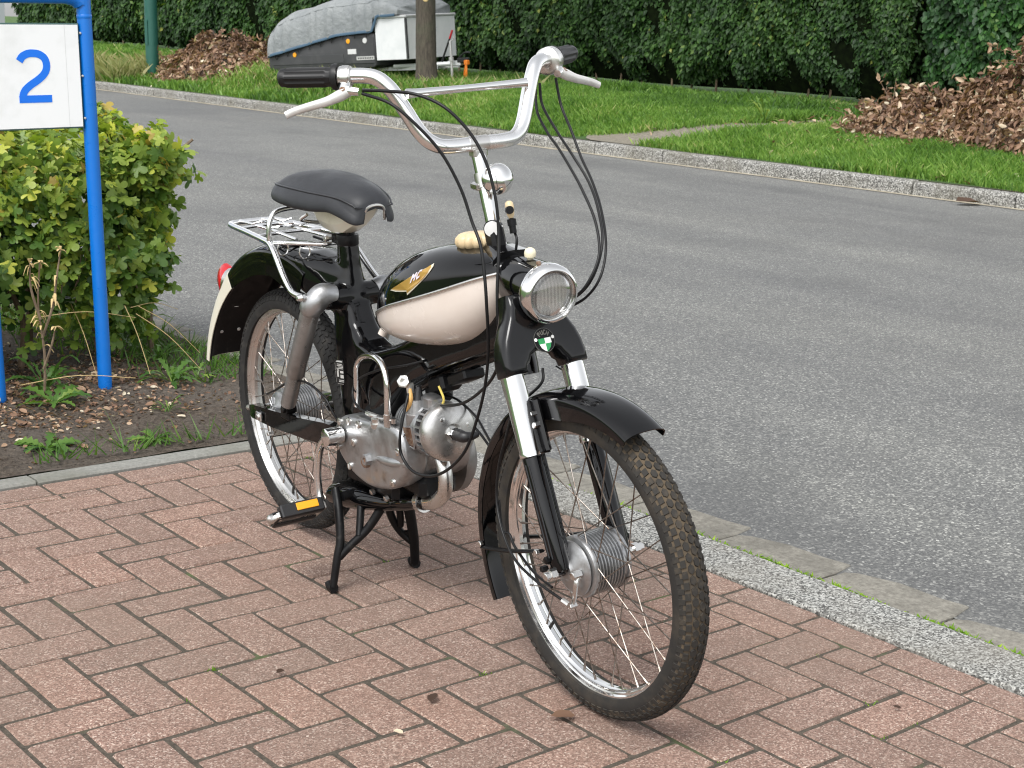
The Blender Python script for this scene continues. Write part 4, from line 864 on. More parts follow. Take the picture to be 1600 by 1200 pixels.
# badge on the tank flank: gold wing with letters
def tank_pt(x, s):       # point on the right flank, s = 0 at the seam .. 1 at the crest
    w = np.interp(x, TS[:, 0], TS[:, 1]); zt = np.interp(x, TS[:, 0], TS[:, 2]); zm = np.interp(x, TS2[:, 0], TS2[:, 1]); t = s * PI / 2
    return np.array([x, -w * math.cos(t) ** .78, zm + (zt - zm) * math.sin(t) ** .82])
def flank(poly, lift, th):
    V = []; n = len(poly); e = 1e-3
    for hgt in (lift, lift + th):
        for x, s in poly:
            p = tank_pt(x, s); nn = np.cross(tank_pt(x + e, s) - p, tank_pt(x, s + .01) - p); nn /= np.linalg.norm(nn); nn = nn if nn[1] < 0 else -nn; V.append(p + nn * hgt)
    return V, [tuple(range(n)), tuple(range(2 * n - 1, n - 1, -1))] + [(i, (i + 1) % n, n + (i + 1) % n, n + i) for i in range(n)]
wing = [(.492, .30), (.535, .345), (.575, .40), (.615, .47), (.640, .53), (.652, .58), (.655, .53), (.650, .44), (.640, .36), (.62, .285), (.597, .225), (.575, .185), (.572, .225), (.555, .235), (.52, .262)]
wing = [(.645 + (x - .492) * .80, s * .82 - .09) for x, s in wing]
bd = P_('tank_badge', flank([((x - .71) * 1.09 + .71, (s - .20) * 1.15 + .20) for x, s in wing], .0004, .001), 'badge_edge', None, 0)
obj('badge_field', flank(wing, .0010, .0010), M['gold'], bd, 0)
def stroke(pts, w):
    P = np.array(pts, float); T = np.gradient(P, axis=0); T /= np.linalg.norm(T, axis=1)[:, None]; N = np.stack([-T[:, 1], T[:, 0]], 1) * w / 2
    return [tuple(p) for p in np.vstack([P + N, (P - N)[::-1]])]
def lets(strokes, o, sx, sy, shear=.25):
    out = []
    for st in strokes: out.append([(o[0] + (u + shear * v) * sx, o[1] + v * sy + (u * sx) * 1.9) for u, v in stroke(st, .26)])
    return out
let = lets([[(0, 0), (0, 1)], [(0, 1), (.4, .45)], [(.4, .45), (.8, 1)], [(.8, 1), (.8, 0)], [(2.0, .9), (1.5, 1.0), (1.25, .5), (1.5, 0), (2.0, .12)]], (.722, .165), .0135, .105)
obj('lettering', merge(*[flank(p, .0021, .0006) for p in let]), M['badge_letter'], bd, 0)

# --- engine
cov = crc([(.352, .335), (.362, .368), (.395, .392), (.45, .402), (.52, .410), (.585, .420), (.628, .418), (.650, .395), (.655, .350), (.640, .312), (.605, .285), (.55, .268), (.49, .262), (.43, .272), (.38, .298)], 3)
eng = P_('engine', merge(ext(cov, (0, -.038, 0), EX, EZ, (0, -1, 0), -.01, .052, .011, 3), ext(inset(cov, .006), (0, 0, 0), EX, EZ, EY, -.04, .085, .012, 3)), 'alloy', None, 40)
obj('flywheel_cover', lathe([(0, .085), (.02, .085), (.032, .075), (.036, .03), (.036, 0)], (.545, .080, .315), EY, 36), M['silver_paint'], eng, 40)
obj('crankcase_rib', merge(tube([(.535, -.080, .335), (.60, -.088, .343), (.655, -.078, .352)], .010, 10, 3), lathe([(0, .013), (.016, .012), (.016, .006), (.012, .006), (.012, 0)], (.510, -.086, .325), (0, -1, 0), 6), lathe([(0, .021), (.004, .021), (.006, .018), (.006, 0)], (.395, -.084, .350), (0, -1, 0), 20), tube([(.57, -.07, .40), (.60, -.075, .41), (.64, -.07, .405)], .013, 10, 3)), M['alloy'], eng, 40)
obj('drain_plug', lathe([(0, .0135), (.008, .013), (.010, .010), (.010, 0)], (.502, -.090, .318), (0, -1, 0), 16), M['rust'], eng, 40)
for x, z in ((.385, .377), (.425, .388), (.470, .392), (.375, .318), (.425, .286), (.635, .375), (.610, .300), (.445, .345)):
    obj('screw', merge(lathe([(0, .0085), (.004, .0085), (.005, .006), (.005, 0)], (x, -.0888, z), (0, -1, 0), 12), box((x, -.0945, z), (.011, .002, .002), rot(EY, x * 40))), M['chrome_dull'], eng, 40)
obj('clutch_arm', merge(lathe([(0, .016), (.010, .016), (.010, .012), (.02, .012), (.02, 0)], (.535, -.078, .403), (0, -.25, 1), 16), tube([(.535, -.082, .424), (.575, -.084, .430), (.610, -.083, .434)], [.006, .0042], 8, 2, True, (1.3, .7)), lathe([(0, .006), (.010, .006), (.010, 0)], (.608, -.083, .428), EZ, 8)), M['chrome_dull'], eng, 40)
obj('underside', merge(box((.46, 0, .255), (.19, .11, .06), None, .012), box((.36, .0, .27), (.06, .10, .10), None, .01), box((.60, 0, .285), (.1, .09, .05), None, .012)), M['black_satin'], eng, 40)
for x, z in ((.40, .268), (.47, .235), (.53, .238)): obj('bolt', bolt((x, -.058, z), (0, -1, -.3), .007, .008), M['chrome_dull'], eng, 40)
# cylinder with its cooling shroud and finned mouth
AX = unit(np.array([.99, -.06, .10])); C0 = np.array([.578, -.012, .413])
def on_ax(t): return C0 + AX * t
shr = P_('cylinder_shroud', lathe([(.040, .054), (.045, .0590), (.100, .0605), (.106, .0590), (.1065, .052)], C0, AX, 40), 'alloy', None, 35)
obj('end_cover', lathe([(.128, .050), (.1275, .0595), (.131, .0610), (.143, .0608), (.150, .0585), (.1545, .0535), (.158, .045), (.1615, .030), (.1625, .020), (.158, .015), (.158, 0)], C0, AX, 44), M['alloy_clean'], shr, 35)
obj('air_slot', lathe([(.098, .050), (.100, .0545), (.1325, .0545), (.1325, .048)], C0, AX, 40), M['dark_gap'], shr, 35)
u_ = unit(np.cross(AX, [0, 0, 1.0])); v_ = np.cross(u_, AX)
for k in range(26):
    a = 2 * PI * k / 26; rad = u_ * math.cos(a) + v_ * math.sin(a); R3 = np.stack([AX, np.cross(rad, AX), rad], 1)
    obj('grille_bar', box(C0 + AX * .117 + rad * .0565, (.024, .0045, .006), R3), M['alloy'], shr, 0)
rad = unit(u_ * .97 - v_ * .16); R3 = np.stack([AX, np.cross(rad, AX), rad], 1)
obj('fin_window', xf(ext([(-.02, -.021), (.012, -.026), (.018, -.010), (.018, .022), (-.012, .018), (-.02, .006)], (0, 0, 0), EX, EY, EZ, -.008, .0015, .001), R3, C0 + AX * .080 + rad * .0582), M['vent_red'], shr, 0)
obj('window_frame', xf(merge(*[tube([a, b], .0018, 6, 1) for a, b in zip([(-.02, -.021, 0), (.012, -.026, 0), (.018, -.010, 0), (.018, .022, 0), (-.012, .018, 0), (-.02, .006, 0)], [(.012, -.026, 0), (.018, -.010, 0), (.018, .022, 0), (-.012, .018, 0), (-.02, .006, 0), (-.02, -.021, 0)])]), R3, C0 + AX * .080 + rad * .0592), M['alloy'], shr, 40)
obj('window_fins', xf(merge(*[box((-.014 + .0055 * k, 0, .002), (.0018, .036, .004)) for k in range(6)]), R3, C0 + AX * .080 + rad * .0582), M['rust'], shr, 0)
for q in ((-.5, .72), (.35, -.75), (.8, .3)):
    c = C0 + AX * .1525 + (-u_ * q[0] + v_ * q[1]) * .040; obj('screw', merge(lathe([(0, .0065), (.007, .0065), (.008, .004), (.008, 0)], c, AX, 12)), M['chrome_dull'], shr, 40)
obj('cylinder_barrel', lathe([(-.02, .040)] + [q for k in range(7) for q in ((-.01 + .0080 * k, .043), (-.0065 + .0080 * k, .043), (-.006 + .0080 * k, .036), (-.003 + .0080 * k, .036))], C0, AX, 32), M['alloy'], shr, 30)
plug = P_('spark_plug', lathe([(.157, .0135), (.170, .0135), (.170, .0105), (.182, .0105), (.182, .006), (.19, .006), (.19, 0)], C0, AX, 6), 'chrome')
obj('plug_cap', tube([on_ax(.178), on_ax(.190), on_ax(.205), on_ax(.212) + (0, .012, 0), on_ax(.214) + (0, .028, .002)], [.0125, .0125, .012, .009, .006], 12, 4), M['black_plastic'], plug)
carb = P_('carburettor', merge(lathe([(-.035, .019), (-.03, .022), (.02, .022), (.022, .019), (.05, .015), (.052, 0), (-.035, 0)], (.652, -.055, .436), EZ, 22), lathe([(-.03, .016), (.035, .016), (.035, 0), (-.03, 0)], (.66, -.025, .462), EX, 16), box((.678, -.034, .478), (.04, .035, .04), None, .006)), 'alloy')
obj('cable_screw', tube([(.655, -.052, .485), (.655, -.05, .512)], [.012, .009, .005], 10, 2), M['black_plastic'], carb)
obj('air_filter', merge(tube([(.62, .02, .47), (.60, .03, .49), (.57, .03, .50)], [.028, .030, .026], 14, 3)), M['black_satin'], carb)
nut = P_('cable_connector', merge(lathe([(0, .0135), (.012, .0135), (.013, .011), (.013, .007), (.004, .007), (.004, 0)], (.632, -.068, .519), (.55, -.75, .35), 6), lathe([(0, .009), (.02, .009), (.02, 0)], (.640, -.060, .497), (-.2, 0, 1), 6)), 'chrome_dull', None, 30)
obj('wire_sleeve', tube([(.648, -.066, .508), (.656, -.070, .492), (.652, -.072, .474), (.642, -.074, .462)], [.003, .0055, .005, .003], 8, 3), M['cloth_orange'], nut)
P_('fuel_hose', tube([(.70, -.03, .52), (.715, -.028, .495), (.702, -.03, .475), (.690, -.03, .458)], .0024, 8, 5), 'yellow_wire')
P_('coil_box', box((.675, .0, .515), (.06, .05, .035), rot(EY, -.4), .006), 'black_satin')
P_('intake_box', box((.755, .0, .548), (.07, .05, .022), rot(EY, -.42), .004), 'black_satin')
gd = P_('engine_guard', tube([(.400, -.055, .41), (.412, -.060, .47), (.423, -.064, .505), (.450, -.068, .530), (.490, -.072, .545), (.535, -.078, .549), (.572, -.084, .540), (.592, -.088, .515), (.594, -.089, .47), (.591, -.088, .437)], .0072, 12, 5), 'chrome', None, 50)
obj('guard_foot', tube([(.591, -.088, .445), (.590, -.086, .418)], .0095, 8, 1), M['chrome_dull'], gd)
P_('exhaust_pipe', tube([(.665, -.015, .370), (.690, -.018, .352), (.703, -.02, .325), (.698, -.02, .292), (.672, -.02, .266), (.635, -.02, .250), (.60, -.02, .242)], .0155, 16, 5), 'chrome_dull', None, 50)
P_('muffler', tube([(.625, -.02, .247), (.59, -.022, .238), (.55, -.025, .226), (.51, -.028, .213), (.46, -.03, .203), (.40, -.032, .193), (.34, -.034, .181), (.295, -.034, .172), (.262, -.034, .164), (.250, -.034, .161)], [.0165, .020, .021, .019, .025, .032, .034, .034, .031, .012], 20, 4, True, (1.15, .85)), 'black', None, 50)
obj('muffler_clamp', lathe([(-.008, .0225), (.008, .0225), (.008, .018), (-.008, .018)], (.61, -.02, .244), (1, 0, .28), 16), M['chrome_dull'], moped)

# --- pedals
def crank(s, pts, pz, ped):
    y = s * .122
    cr_ = P_('pedal_crank', merge(tube([(x, y, z) for x, z in pts], [.0098, .0088, .0082, .0095], 12, 5)), 'bar_chrome', None, 50)
    x0, z0 = pts[0]
    obj('crank_boss', merge(lathe([(-.016, .0195), (.022, .0195), (.024, .017), (.024, 0), (-.016, 0)], (.395, s * .110, .350), (0, s, 0), 24), lathe([(0, .0075), (.02, .0075), (.02, 0)], (.388, s * .122, .333), (-.9, 0, -.3), 8)), M['chrome'], cr_, 40)
    obj('crank_axle', tube([(.395, s * .06, .350), (.395, s * .12, .350)], .0095, 14, 1), M['chrome_dull'], cr_)
    if ped:
        px, pz0 = pts[-1]; tilt = rot(EY, -.62)
        pd = P_('pedal', merge(tube([(px, y, pz0), (px, y - .125, pz0)], .006, 10, 1), xf(merge(box((0, -.062, -.006), (.030, .104, .010), None, .002), box((0, -.008, -.004), (.066, .006, .016), None, .002), box((0, -.118, -.004), (.066, .010, .018), None, .004)), tilt, (px, y, pz0))), 'chrome_dull', None, 40)
        for e in (1, -1): obj('rubber_block', xf(merge(box((e * .027, -.063, 0), (.024, .102, .031), None, .003), *[box((e * .026, -.063, .0138), (.003, .098, .003)) for _ in (0,)]), tilt, (px, y, pz0)), M['black_plastic'], pd, 40)
        obj('reflector', xf(box((.0402, -.052, .003), (.0025, .052, .017), None, .0008), tilt, (px, y, pz0)), M['amber'], pd, 40)
        obj('end_cap', xf(lathe([(0, .011), (.008, .010), (.012, .005), (.013, 0)], (0, -.123, -.002), (0, -1, 0), 14), tilt, (px, y, pz0)), M['chrome_dull'], pd, 40)
crank(-1, [(.395, .350), (.366, .333), (.343, .300), (.332, .255), (.335, .205), (.349, .176)], 0, True)
crank(1, [(.395, .350), (.440, .367), (.474, .400), (.484, .445), (.480, .495), (.466, .524)], 0, False)
# --- centre stand
st = P_('center_stand', merge(tube([(.375, -.085, .200), (.375, .085, .200)], .011, 12, 1)), 'black_satin', None, 50)
for s, foot in ((-1, (.418, -.140, .004)), (1, (.370, .100, -.012))):
    f = np.array(foot); y = s * .085 if s < 0 else .070
    if s < 0: main, br, fk = [(.349, -.088, .209), (.383, -.10, .170), (.410, -.113, .115), (.416, -.125, .078), (.4185, -.139, .014)], [(.456, -.03, .190), (.441, -.06, .140), (.427, -.098, .103), (.4185, -.122, .078)], [(.405, -.055, .19), (.424, -.070, .150), (.436, -.080, .125)]
    else: main, br, fk = [(.405, .058, .195), (.400, .070, .142), (.386, .086, .085), (.378, .094, .047), (.3705, .0995, -.006)], [(.372, .030, .165), (.368, .042, .122), (.364, .066, .080), (.378, .090, .052)], [(.395, .045, .17), (.385, .055, .125), (.372, .062, .098)]
    web = [main[2], main[3], br[3], br[2]]; wv_ = np.array(web); wn_ = unit(np.cross(wv_[1] - wv_[0], wv_[3] - wv_[0])) * .003
    obj('leg', merge(tube(main, [.0125, .0120, .0112, .0108, .0100], 12, 4, True, (.85, 1.1)), tube(br, [.0105, .0095, .0088, .0088], 10, 4), tube(fk, [.009, .0085, .008], 8, 3), ([tuple(p) for p in np.vstack([wv_ + wn_, wv_ - wn_])], [(0, 1, 2, 3), (7, 6, 5, 4)]),
        tube([f + (.006, 0, .008), f + (-.012, 0, .006), f + (-.022, 0, .013)], [.0115, .0105, .008], 8, 3)), M['black_satin'], st, 50)

# --- front fork, shield, lamp
fd = unit(np.array([.135, 0, -.325]))
for s in (1, -1):
    t0 = np.array([1.040, s * .067 - .006, .632])
    fl = S_('fork_leg', lathe([(.150, .0180), (.152, .0190), (.30, .0190), (.345, .0185), (.362, .016), (.368, .008), (.368, 0)], t0, fd, 28), 'black', 40, FTM); fl['label'] = 'black lower fork leg under a chrome tube'
    obj('fork_tube', lathe([(-.03, .0215), (.142, .0215), (.145, .0228), (.152, .0228), (.154, .0200)], t0, fd, 28), M['chrome'], fl, 40)
    obj('fork_ridge', merge(*[tube([t0 + fd * .165 + np.array([dx, s * dy, 0]), t0 + fd * .335 + np.array([dx, s * dy, 0])], .0022, 6, 1) for dx, dy in ((.008, .017), (.0, .0188), (.013, -.013))]), M['black'], fl, 40)
    obj('axle_lug', merge(tube([t0 + fd * .345, (1.172, s * .070 - .006, .300), (1.180, s * .072 - .005, .288)], [.015, .014, .012], 12, 2), bolt((1.165, s * .085 - .005, .318), (0, s, 0), .007, .008), bolt((1.158, s * .085 - .005, .300), (0, s, 0), .006, .012)), M['black_satin'], fl, 40)
FA = np.array([-.385, 0, .923]); FW = np.array([.923, 0, .385])
hp = [(.094, -.008), (.095, .012), (.093, .034), (.086, .056), (.073, .076), (.060, .094), (.051, .112), (.047, .135)]
arch = [(-.043, -.008), (-.041, .004), (-.034, .009), (-.029, .019), (-.015, .026), (0, .028)]
hp = [(.090, -.008), (.0905, .012), (.087, .034), (.080, .056), (.069, .076), (.059, .094), (.053, .112), (.050, .135)]
poly = hp + [(-a, b) for a, b in reversed(hp)] + arch + [(-a, b) for a, b in reversed(arch[:-1])]
sh = S_('fork_shield', ext(poly, (1.040, -.007, .634), EY, FA, FW, -.020, .029, .013, 4), 'black_satin', 50, FTM)
sh.data.materials[0] = M['black_body']
EO = np.array([1.040, -.006, .634]) + FA * .042 + FW * .0292
def emb(poly, d0, d1): return ext(poly, EO, EY, FA, FW, d0, d1)
circ = lambda r, n=28, a0=0, a1=2 * PI, c=(0, 0): [(c[0] + r * math.cos(t), c[1] + r * math.sin(t)) for t in np.linspace(a0, a1, n, endpoint=False)]
em = S_('emblem', emb(circ(.0225), -.001, .0008), 'badge_grey', 0, FTM)
def ering(r0, r1):
    a = [(r1 * math.cos(t), r1 * math.sin(t)) for t in np.linspace(0, 2 * PI, 29)]; b = [(r0 * math.cos(t), r0 * math.sin(t)) for t in np.linspace(0, 2 * PI, 29)]
    V = [EO + EY * np.array(0) + np.array(EY) * p[0] + FA * p[1] + FW * .0012 for p in a + b]; return V, [(i, i + 1, 29 + i + 1, 29 + i) for i in range(28)]
obj('emblem_field', emb(circ(.0215), .0006, .0011), M['black_satin'], em, 0)
sx, q1 = .0135, {}
obj('shield_green', merge(emb([(-sx, .0035), (0, .0035), (0, -.0065), (-sx, -.0065)], .0009, .0019), emb([(0, -.0065), (sx * .93, -.0065), (sx * .72, -.0135), (sx * .35, -.0185), (0, -.021)], .0009, .0019)), M['badge_green'], em, 0)
obj('shield_white', merge(emb([(0, .0035), (sx, .0035), (sx, -.0065), (0, -.0065)], .0009, .0019), emb([(0, -.0065), (0, -.021), (-sx * .35, -.0185), (-sx * .72, -.0135), (-sx * .93, -.0065)], .0009, .0019), emb(circ(.0032, 10, c=(-.0185, .003)), .0009, .0019), emb(circ(.0032, 10, c=(.0185, .003)), .0009, .0019)), M['badge_white'], em, 0)
# the word on the emblem, in an arc of strokes
GL = {'P': [[(0, 0), (0, 1), (.5, 1), (.62, .75), (.5, .5), (0, .5)]], 'U': [[(0, 1), (0, .25), (.15, 0), (.5, 0), (.65, .25), (.65, 1)]], 'C': [[(.65, .85), (.5, 1), (.15, 1), (0, .75), (0, .25), (.15, 0), (.5, 0), (.65, .15)]], 'H': [[(0, 0), (0, 1)], [(0, .5), (.65, .5)], [(.65, 0), (.65, 1)]]}
pl = []
for k, ch in enumerate('PUCH'):
    th = math.radians(128 - 25.5 * k)
    for s_ in GL[ch]:
        for a, b in zip(s_[:-1], s_[1:]):
            P2 = [np.array([(q[0] - .32) * .0062, q[1] * .0078 + .0105]) for q in (a, b)]; c_, s2 = math.cos(th - PI / 2), math.sin(th - PI / 2)
            P3 = [(p[0] * c_ - p[1] * s2, p[0] * s2 + p[1] * c_) for p in P2]
            pl.append(emb(stroke(P3, .0016), .0009, .0018))
obj('lettering', merge(*pl), mat('emblem_letter', (.20, .19, .165), .4, .3), em, 0)
LA = unit(np.array([1, 0, -.05])); LO = np.array([.890, .002, .779])
lamp = S_('headlight', lathe([(-.03, 0.0087), (-.015, 0.0261), (0, 0.0348), (.03, 0.0426), (.07, 0.0474), (.11, 0.0500), (.152, 0.0515), (.152, 0.0435)], LO, LA, 40), 'black', 50)
obj('bezel', lathe([(.148, 0.0512), (.1495, 0.0535), (.153, 0.0548), (.160, 0.0552), (.172, 0.0539), (.180, 0.0500), (.181, 0.0465), (.176, 0.0457)], LO, LA, 48), M['chrome'], lamp, 50)
obj('reflector', lathe([(.170, 0.0457), (.160, 0.0435), (.140, 0.0365), (.120, 0.0244), (.112, 0.0104), (.111, 0.0000)], LO, LA, 40), M['mirror'], lamp, 50)
obj('bulb', lathe([(.112, 0.0052), (.130, 0.0057), (.140, 0.0078), (.150, 0.0061), (.153, 0.0000)], LO, LA, 14), M['white_plastic'], lamp, 50)
obj('lens', lathe([(.174, 0.0456), (.178, 0.0435), (.184, 0.0348), (.188, 0.0218), (.1895, 0.0087), (.19, 0.0000), (.187, 0.0000), (.1865, 0.0087), (.185, 0.0218), (.181, 0.0348), (.175, 0.0435), (.172, 0.0448)], LO, LA, 40), M['lamp_glass'], lamp, 60)
obj('switch_knob', lathe([(-.004, .006), (.004, .0062), (.005, .0105), (.012, .0112), (.018, .009), (.021, .004), (.0215, 0)], LO + LA * .100 + np.array([0, 0, .0485]), (.05, 0, 1), 20), M['knob'], lamp, 50)
obj('screw', merge(lathe([(0, .005), (.004, .004), (.004, 0)], LO + LA * .152 + np.array([0, -.012, .0535]), (0, -.2, 1), 8)), M['rust'], lamp)
hd = unit(HD)
def on_head(z): return np.array([.84 + (z - .91) * -.36 / .933, 0, z])
S_('head_tube', lathe([(-.02, .027), (.0, .028), (.17, .027), (.185, .030), (.2, .026), (.2, 0)], on_head(.615), hd, 24), 'black', 50)
S_('head_cover', loft([[(.905 + d * .9, y * w, .800 - d * .2 + hh * k) for y, k in ((-1, 0), (-1, .6), (-.7, 1), (0, 1.05), (.7, 1), (1, .6), (1, 0))] for d, w, hh in ((-.06, .020, .02), (-.02, .032, .028), (.03, .044, .034))]), 'black', 50)

# --- handlebar
stem = S_('handlebar_stem', lathe([(-.02, .0145), (.205, .0140), (.207, 0)], on_head(.80), hd, 20), 'chrome', 50)
obj('stem_bolt', box(on_head(.935) + (-.008, -.006, 0), (.03, .03, .014), None, .003), M['chrome_dull'], stem, 40)
obj('stem_nut', merge(lathe([(0, .020), (.016, .020), (.018, .017), (.018, .014)], on_head(.815), hd, 6), lathe([(0, .0175), (.02, .0175), (.022, .014)], on_head(.842), hd, 20)), M['chrome_dull'], stem, 40)
obj('lock_cap', merge(lathe([(-.02, .0145), (0, .0145), (.003, .014), (.004, 0)], on_head(.862) + (.018, -.014, 0), (.72, -.55, .12), 24)), M['white_plastic'], stem, 40)
obj('lock_body', merge(lathe([(-.03, .017), (-.006, .017), (-.004, .0145)], on_head(.862) + (.018, -.014, 0), (.72, -.55, .12), 24), box((.872, -.004, .838), (.034, .03, .055), rot(EY, -.37), .006)), M['black_satin'], stem, 40)
hb = [(.806, 0, 1.012), (.806, .058, 1.012), (.801, .086, 1.018), (.789, .108, 1.039), (.770, .132, 1.088), (.756, .150, 1.122), (.737, .172, 1.143), (.712, .210, 1.147), (.690, .240, 1.1455), (.645, .295, 1.1455)]
bar = S_('handlebar', tube([(x, -y, z) for x, y, z in reversed(hb[1:])] + hb, .0142, 18, 5), 'bar_chrome', 50)
obj('cross_bar', tube([(.776, -.126, 1.112), (.776, -.108, 1.112), (.776, 0, 1.112), (.776, .108, 1.112), (.776, .126, 1.112)], [.0095, .0095, .0066, .0066, .0066, .0095, .0095], 12, 1), M['chrome'], bar, 50)
obj('clamp', merge(lathe([(-.020, .0150), (.020, .0150), (.020, .012), (-.020, .012)], (.806, 0, 1.012), EY, 20), box((.808, 0, .995), (.026, .030, .018), None, .004)), M['chrome_dull'], bar, 40)
gi, go = np.array([.698, .230, 1.1455]), np.array([.634, .309, 1.1455]); gd_ = unit(go - gi)
for s in (1, -1):
    m_ = np.array([1, s, 1]); a, b = gi * m_, go * m_; d = unit(b - a); L = np.linalg.norm(b - a)
    # ribbed rubber grip with a flange
    u = unit(np.cross(d, [0, 0, 1.0])); v = np.cross(d, u); rings = []
    for t, r, rb in ((-.004, .0128, 0), (-.004, .0235, 0), (.002, .0245, 0), (.006, .0235, 0), (.008, .0180, 0), (.016, .0172, .2), (.020, .0172, 1), (L - .008, .0168, 1), (L - .004, .0172, 0), (L + .004, .0165, 0), (L + .008, .012, 0), (L + .009, .002, 0)):
        rings.append([a + d * t + (r + rb * .0016 * (1 if (k // 2) % 2 else -.6)) * (u * math.cos(2 * PI * k / 36) + v * math.sin(2 * PI * k / 36)) for k in range(36)])
    gr = S_('grip', loft(rings), 'grip', 25)
    # clamp housing
    hs = S_('lever_clamp', merge(lathe([(-.030, .0165), (-.028, .0185), (-.008, .0195), (-.005, .0185), (-.005, .012), (-.03, .012)], a, d, 24), lathe([(-.026, .0215), (-.012, .0215), (-.012, .010), (-.026, .010)], a - np.array([0, 0, .001]), d, 20)), 'chrome_dull', 40)
    f = unit(np.cross([0, 0, 1.0], d) * (-s) * -1.0); f = f if f[0] > 0 else -f
    dn = unit(f * .75 + np.array([0, 0, -.66])); pv = a - d * .020 + dn * .030
    obj('lever_bracket', merge(tube([a - d * .018 + dn * .012, pv, pv + dn * .010], [.011, .0095, .0085], 12, 2, True, (1.2, .7)), tube([pv - d * .004 + dn * .004, pv - d * .030 + dn * .008], [.0088, .0072], 12, 1)), M['chrome'], hs, 50)
    obj('pivot_screw', lathe([(-.009, .0055), (.009, .0055), (.009, 0), (-.009, 0)], pv + dn * .008, np.cross(d, dn), 10), M['rust'], hs, 40)
    lv = [pv + dn * .006 - d * .010, pv + dn * .018 + d * .008, pv + dn * .030 + d * .028, pv + dn * .040 + d * .055, pv + dn * .051 + d * .082, pv + dn * .062 + d * .100]
    S_('brake_lever' if s < 0 else 'clutch_lever', tube(lv, [.0085, .0095, .0080, .0072, .0068, .0066, .0060], 12, 5, True, (.75, 1.15)), 'silver_paint', 50).data.materials[0] = M['lever']
    if s > 0: obj('twist_drum', merge(lathe([(-.034, .021), (-.030, .0265), (-.010, .0275), (-.004, .0245), (-.004, .012), (-.034, .012)], a - np.array([0, 0, .003]), d, 28)), M['chrome_dull'], hs, 40)
bl = S_('bell', lathe([(-.026, 0), (-.024, .010), (-.018, .020), (-.008, .0265), (-.001, .0285), (.0, .0265), (.0015, .0265), (.002, .0295), (.006, .0297), (.014, .0268), (.0215, .0205), (.0262, .0120), (.0275, 0)], on_head(.950) + (.036, .010, 0), (.80, -.42, .30), 44), 'chrome', 60)
obj('bell_mount', merge(tube([on_head(.945), on_head(.95) + (.030, .006, 0)], .010, 10, 1), lathe([(-.014, .0175), (.014, .0175), (.014, .012), (-.014, .012)], on_head(.945), hd, 20), lathe([(-.001, .0045), (.005, .004), (.006, 0)], on_head(.953) + (.050, -.010, -.022), (.8, -.2, .2), 10)), M['chrome_dull'], bl, 40)
kn = S_('cable_joint', lathe([(-.016, .004), (-.010, .007), (.006, .0085), (.013, .007), (.016, .003)], (.905, .010, .900), (-.25, 0, 1), 14), 'bakelite', 50)
obj('joint_barrel', merge(lathe([(-.044, .0065), (-.030, .0065), (-.030, .0085), (-.018, .0085), (-.016, .005)], (.905, .010, .900), (-.25, 0, 1), 12), lathe([(-.006, .0075), (.006, .0075), (.006, 0), (-.006, 0)], (.914, .004, .901), (1, -.3, .2), 14)), M['black_satin'], kn, 40)

# --- cables
CAB = dict(
A=[(.756, -.215, 1.112), (.813, -.19, 1.097), (.85, -.16, 1.061), (.879, -.125, 1.01), (.902, -.10, .947), (.921, -.09, .891), (.95, -.09, .848), (.970, -.095, .792), (.975, -.095, .743), (.964, -.085, .669), (.947, -.08, .595), (.918, -.08, .518), (.882, -.09, .438), (.809, -.10, .378), (.727, -.105, .359), (.675, -.105, .381), (.67, -.105, .421), (.664, -.09, .468), (.652, -.072, .500)],
B=[(.756, -.215, 1.118), (.774, -.18, 1.116), (.802, -.13, 1.109), (.852, -.10, 1.088), (.889, -.07, 1.043), (.918, -.055, .991), (.939, -.05, .93), (.948, -.05, .873), (.962, -.060, .821), (.972, -.070, .77), (.978, -.073, .715), (.974, -.065, .656), (.951, -.06, .612), (.897, -.05, .566), (.806, -.04, .512), (.699, -.035, .478), (.650, -.035, .468)],
L1=[(.744, .225, 1.118), (.756, .23, 1.065), (.804, .22, 1.02), (.849, .21, .975), (.899, .20, .933), (.954, .18, .886), (1.007, .15, .831), (1.03, .12, .781), (1.012, .10, .741), (.98, .07, .715)],
L2=[(.725, .20, 1.108), (.735, .20, 1.065), (.797, .19, 1.021), (.858, .18, .985), (.914, .18, .936), (.964, .165, .889), (1.009, .14, .838), (1.023, .11, .784), (1.005, .09, .747), (.975, .06, .722)],
L3=[(.725, .19, 1.100), (.745, .18, 1.055), (.795, .17, 1.018), (.835, .165, .995), (.879, .16, .964), (.925, .155, .927), (.98, .145, .875), (1.019, .125, .823), (1.025, .10, .779), (1.009, .08, .747), (.97, .05, .728)],
R=[(-.02, -.07, .34), (.067, -.09, .373), (.164, -.098, .416), (.255, -.1, .436), (.329, -.095, .417), (.353, -.09, .389), (.365, -.08, .365)],
D=[(.66, -.040, .565), (.604, -.048, .545), (.49, -.052, .509), (.417, -.06, .473), (.41, -.07, .443), (.453, -.082, .426), (.505, -.085, .424)],
BR=[(1.03, -.01, .627), (1.038, -.02, .601), (.999, -.05, .548), (.979, -.06, .483), (.958, -.06, .427), (.953, -.062, .362), (.991, -.075, .312), (1.048, -.085, .276), (1.129, -.092, .262), (1.195, -.080, .245)],
E2=[(.955, -.058, .36), (.968, -.06, .305), (.985, -.055, .30), (1.012, -.06, .283), (1.084, -.07, .262), (1.15, -.075, .255)],
SP=[(.776, .006, .446), (.803, .004, .437), (.838, .0, .424), (.835, .004, .430), (.800, .012, .445), (.755, .02, .463), (.688, .02, .481), (.61, .03, .47)],
SPD=[(.911, .010, .860), (.925, .006, .845), (.92, .004, .810)])
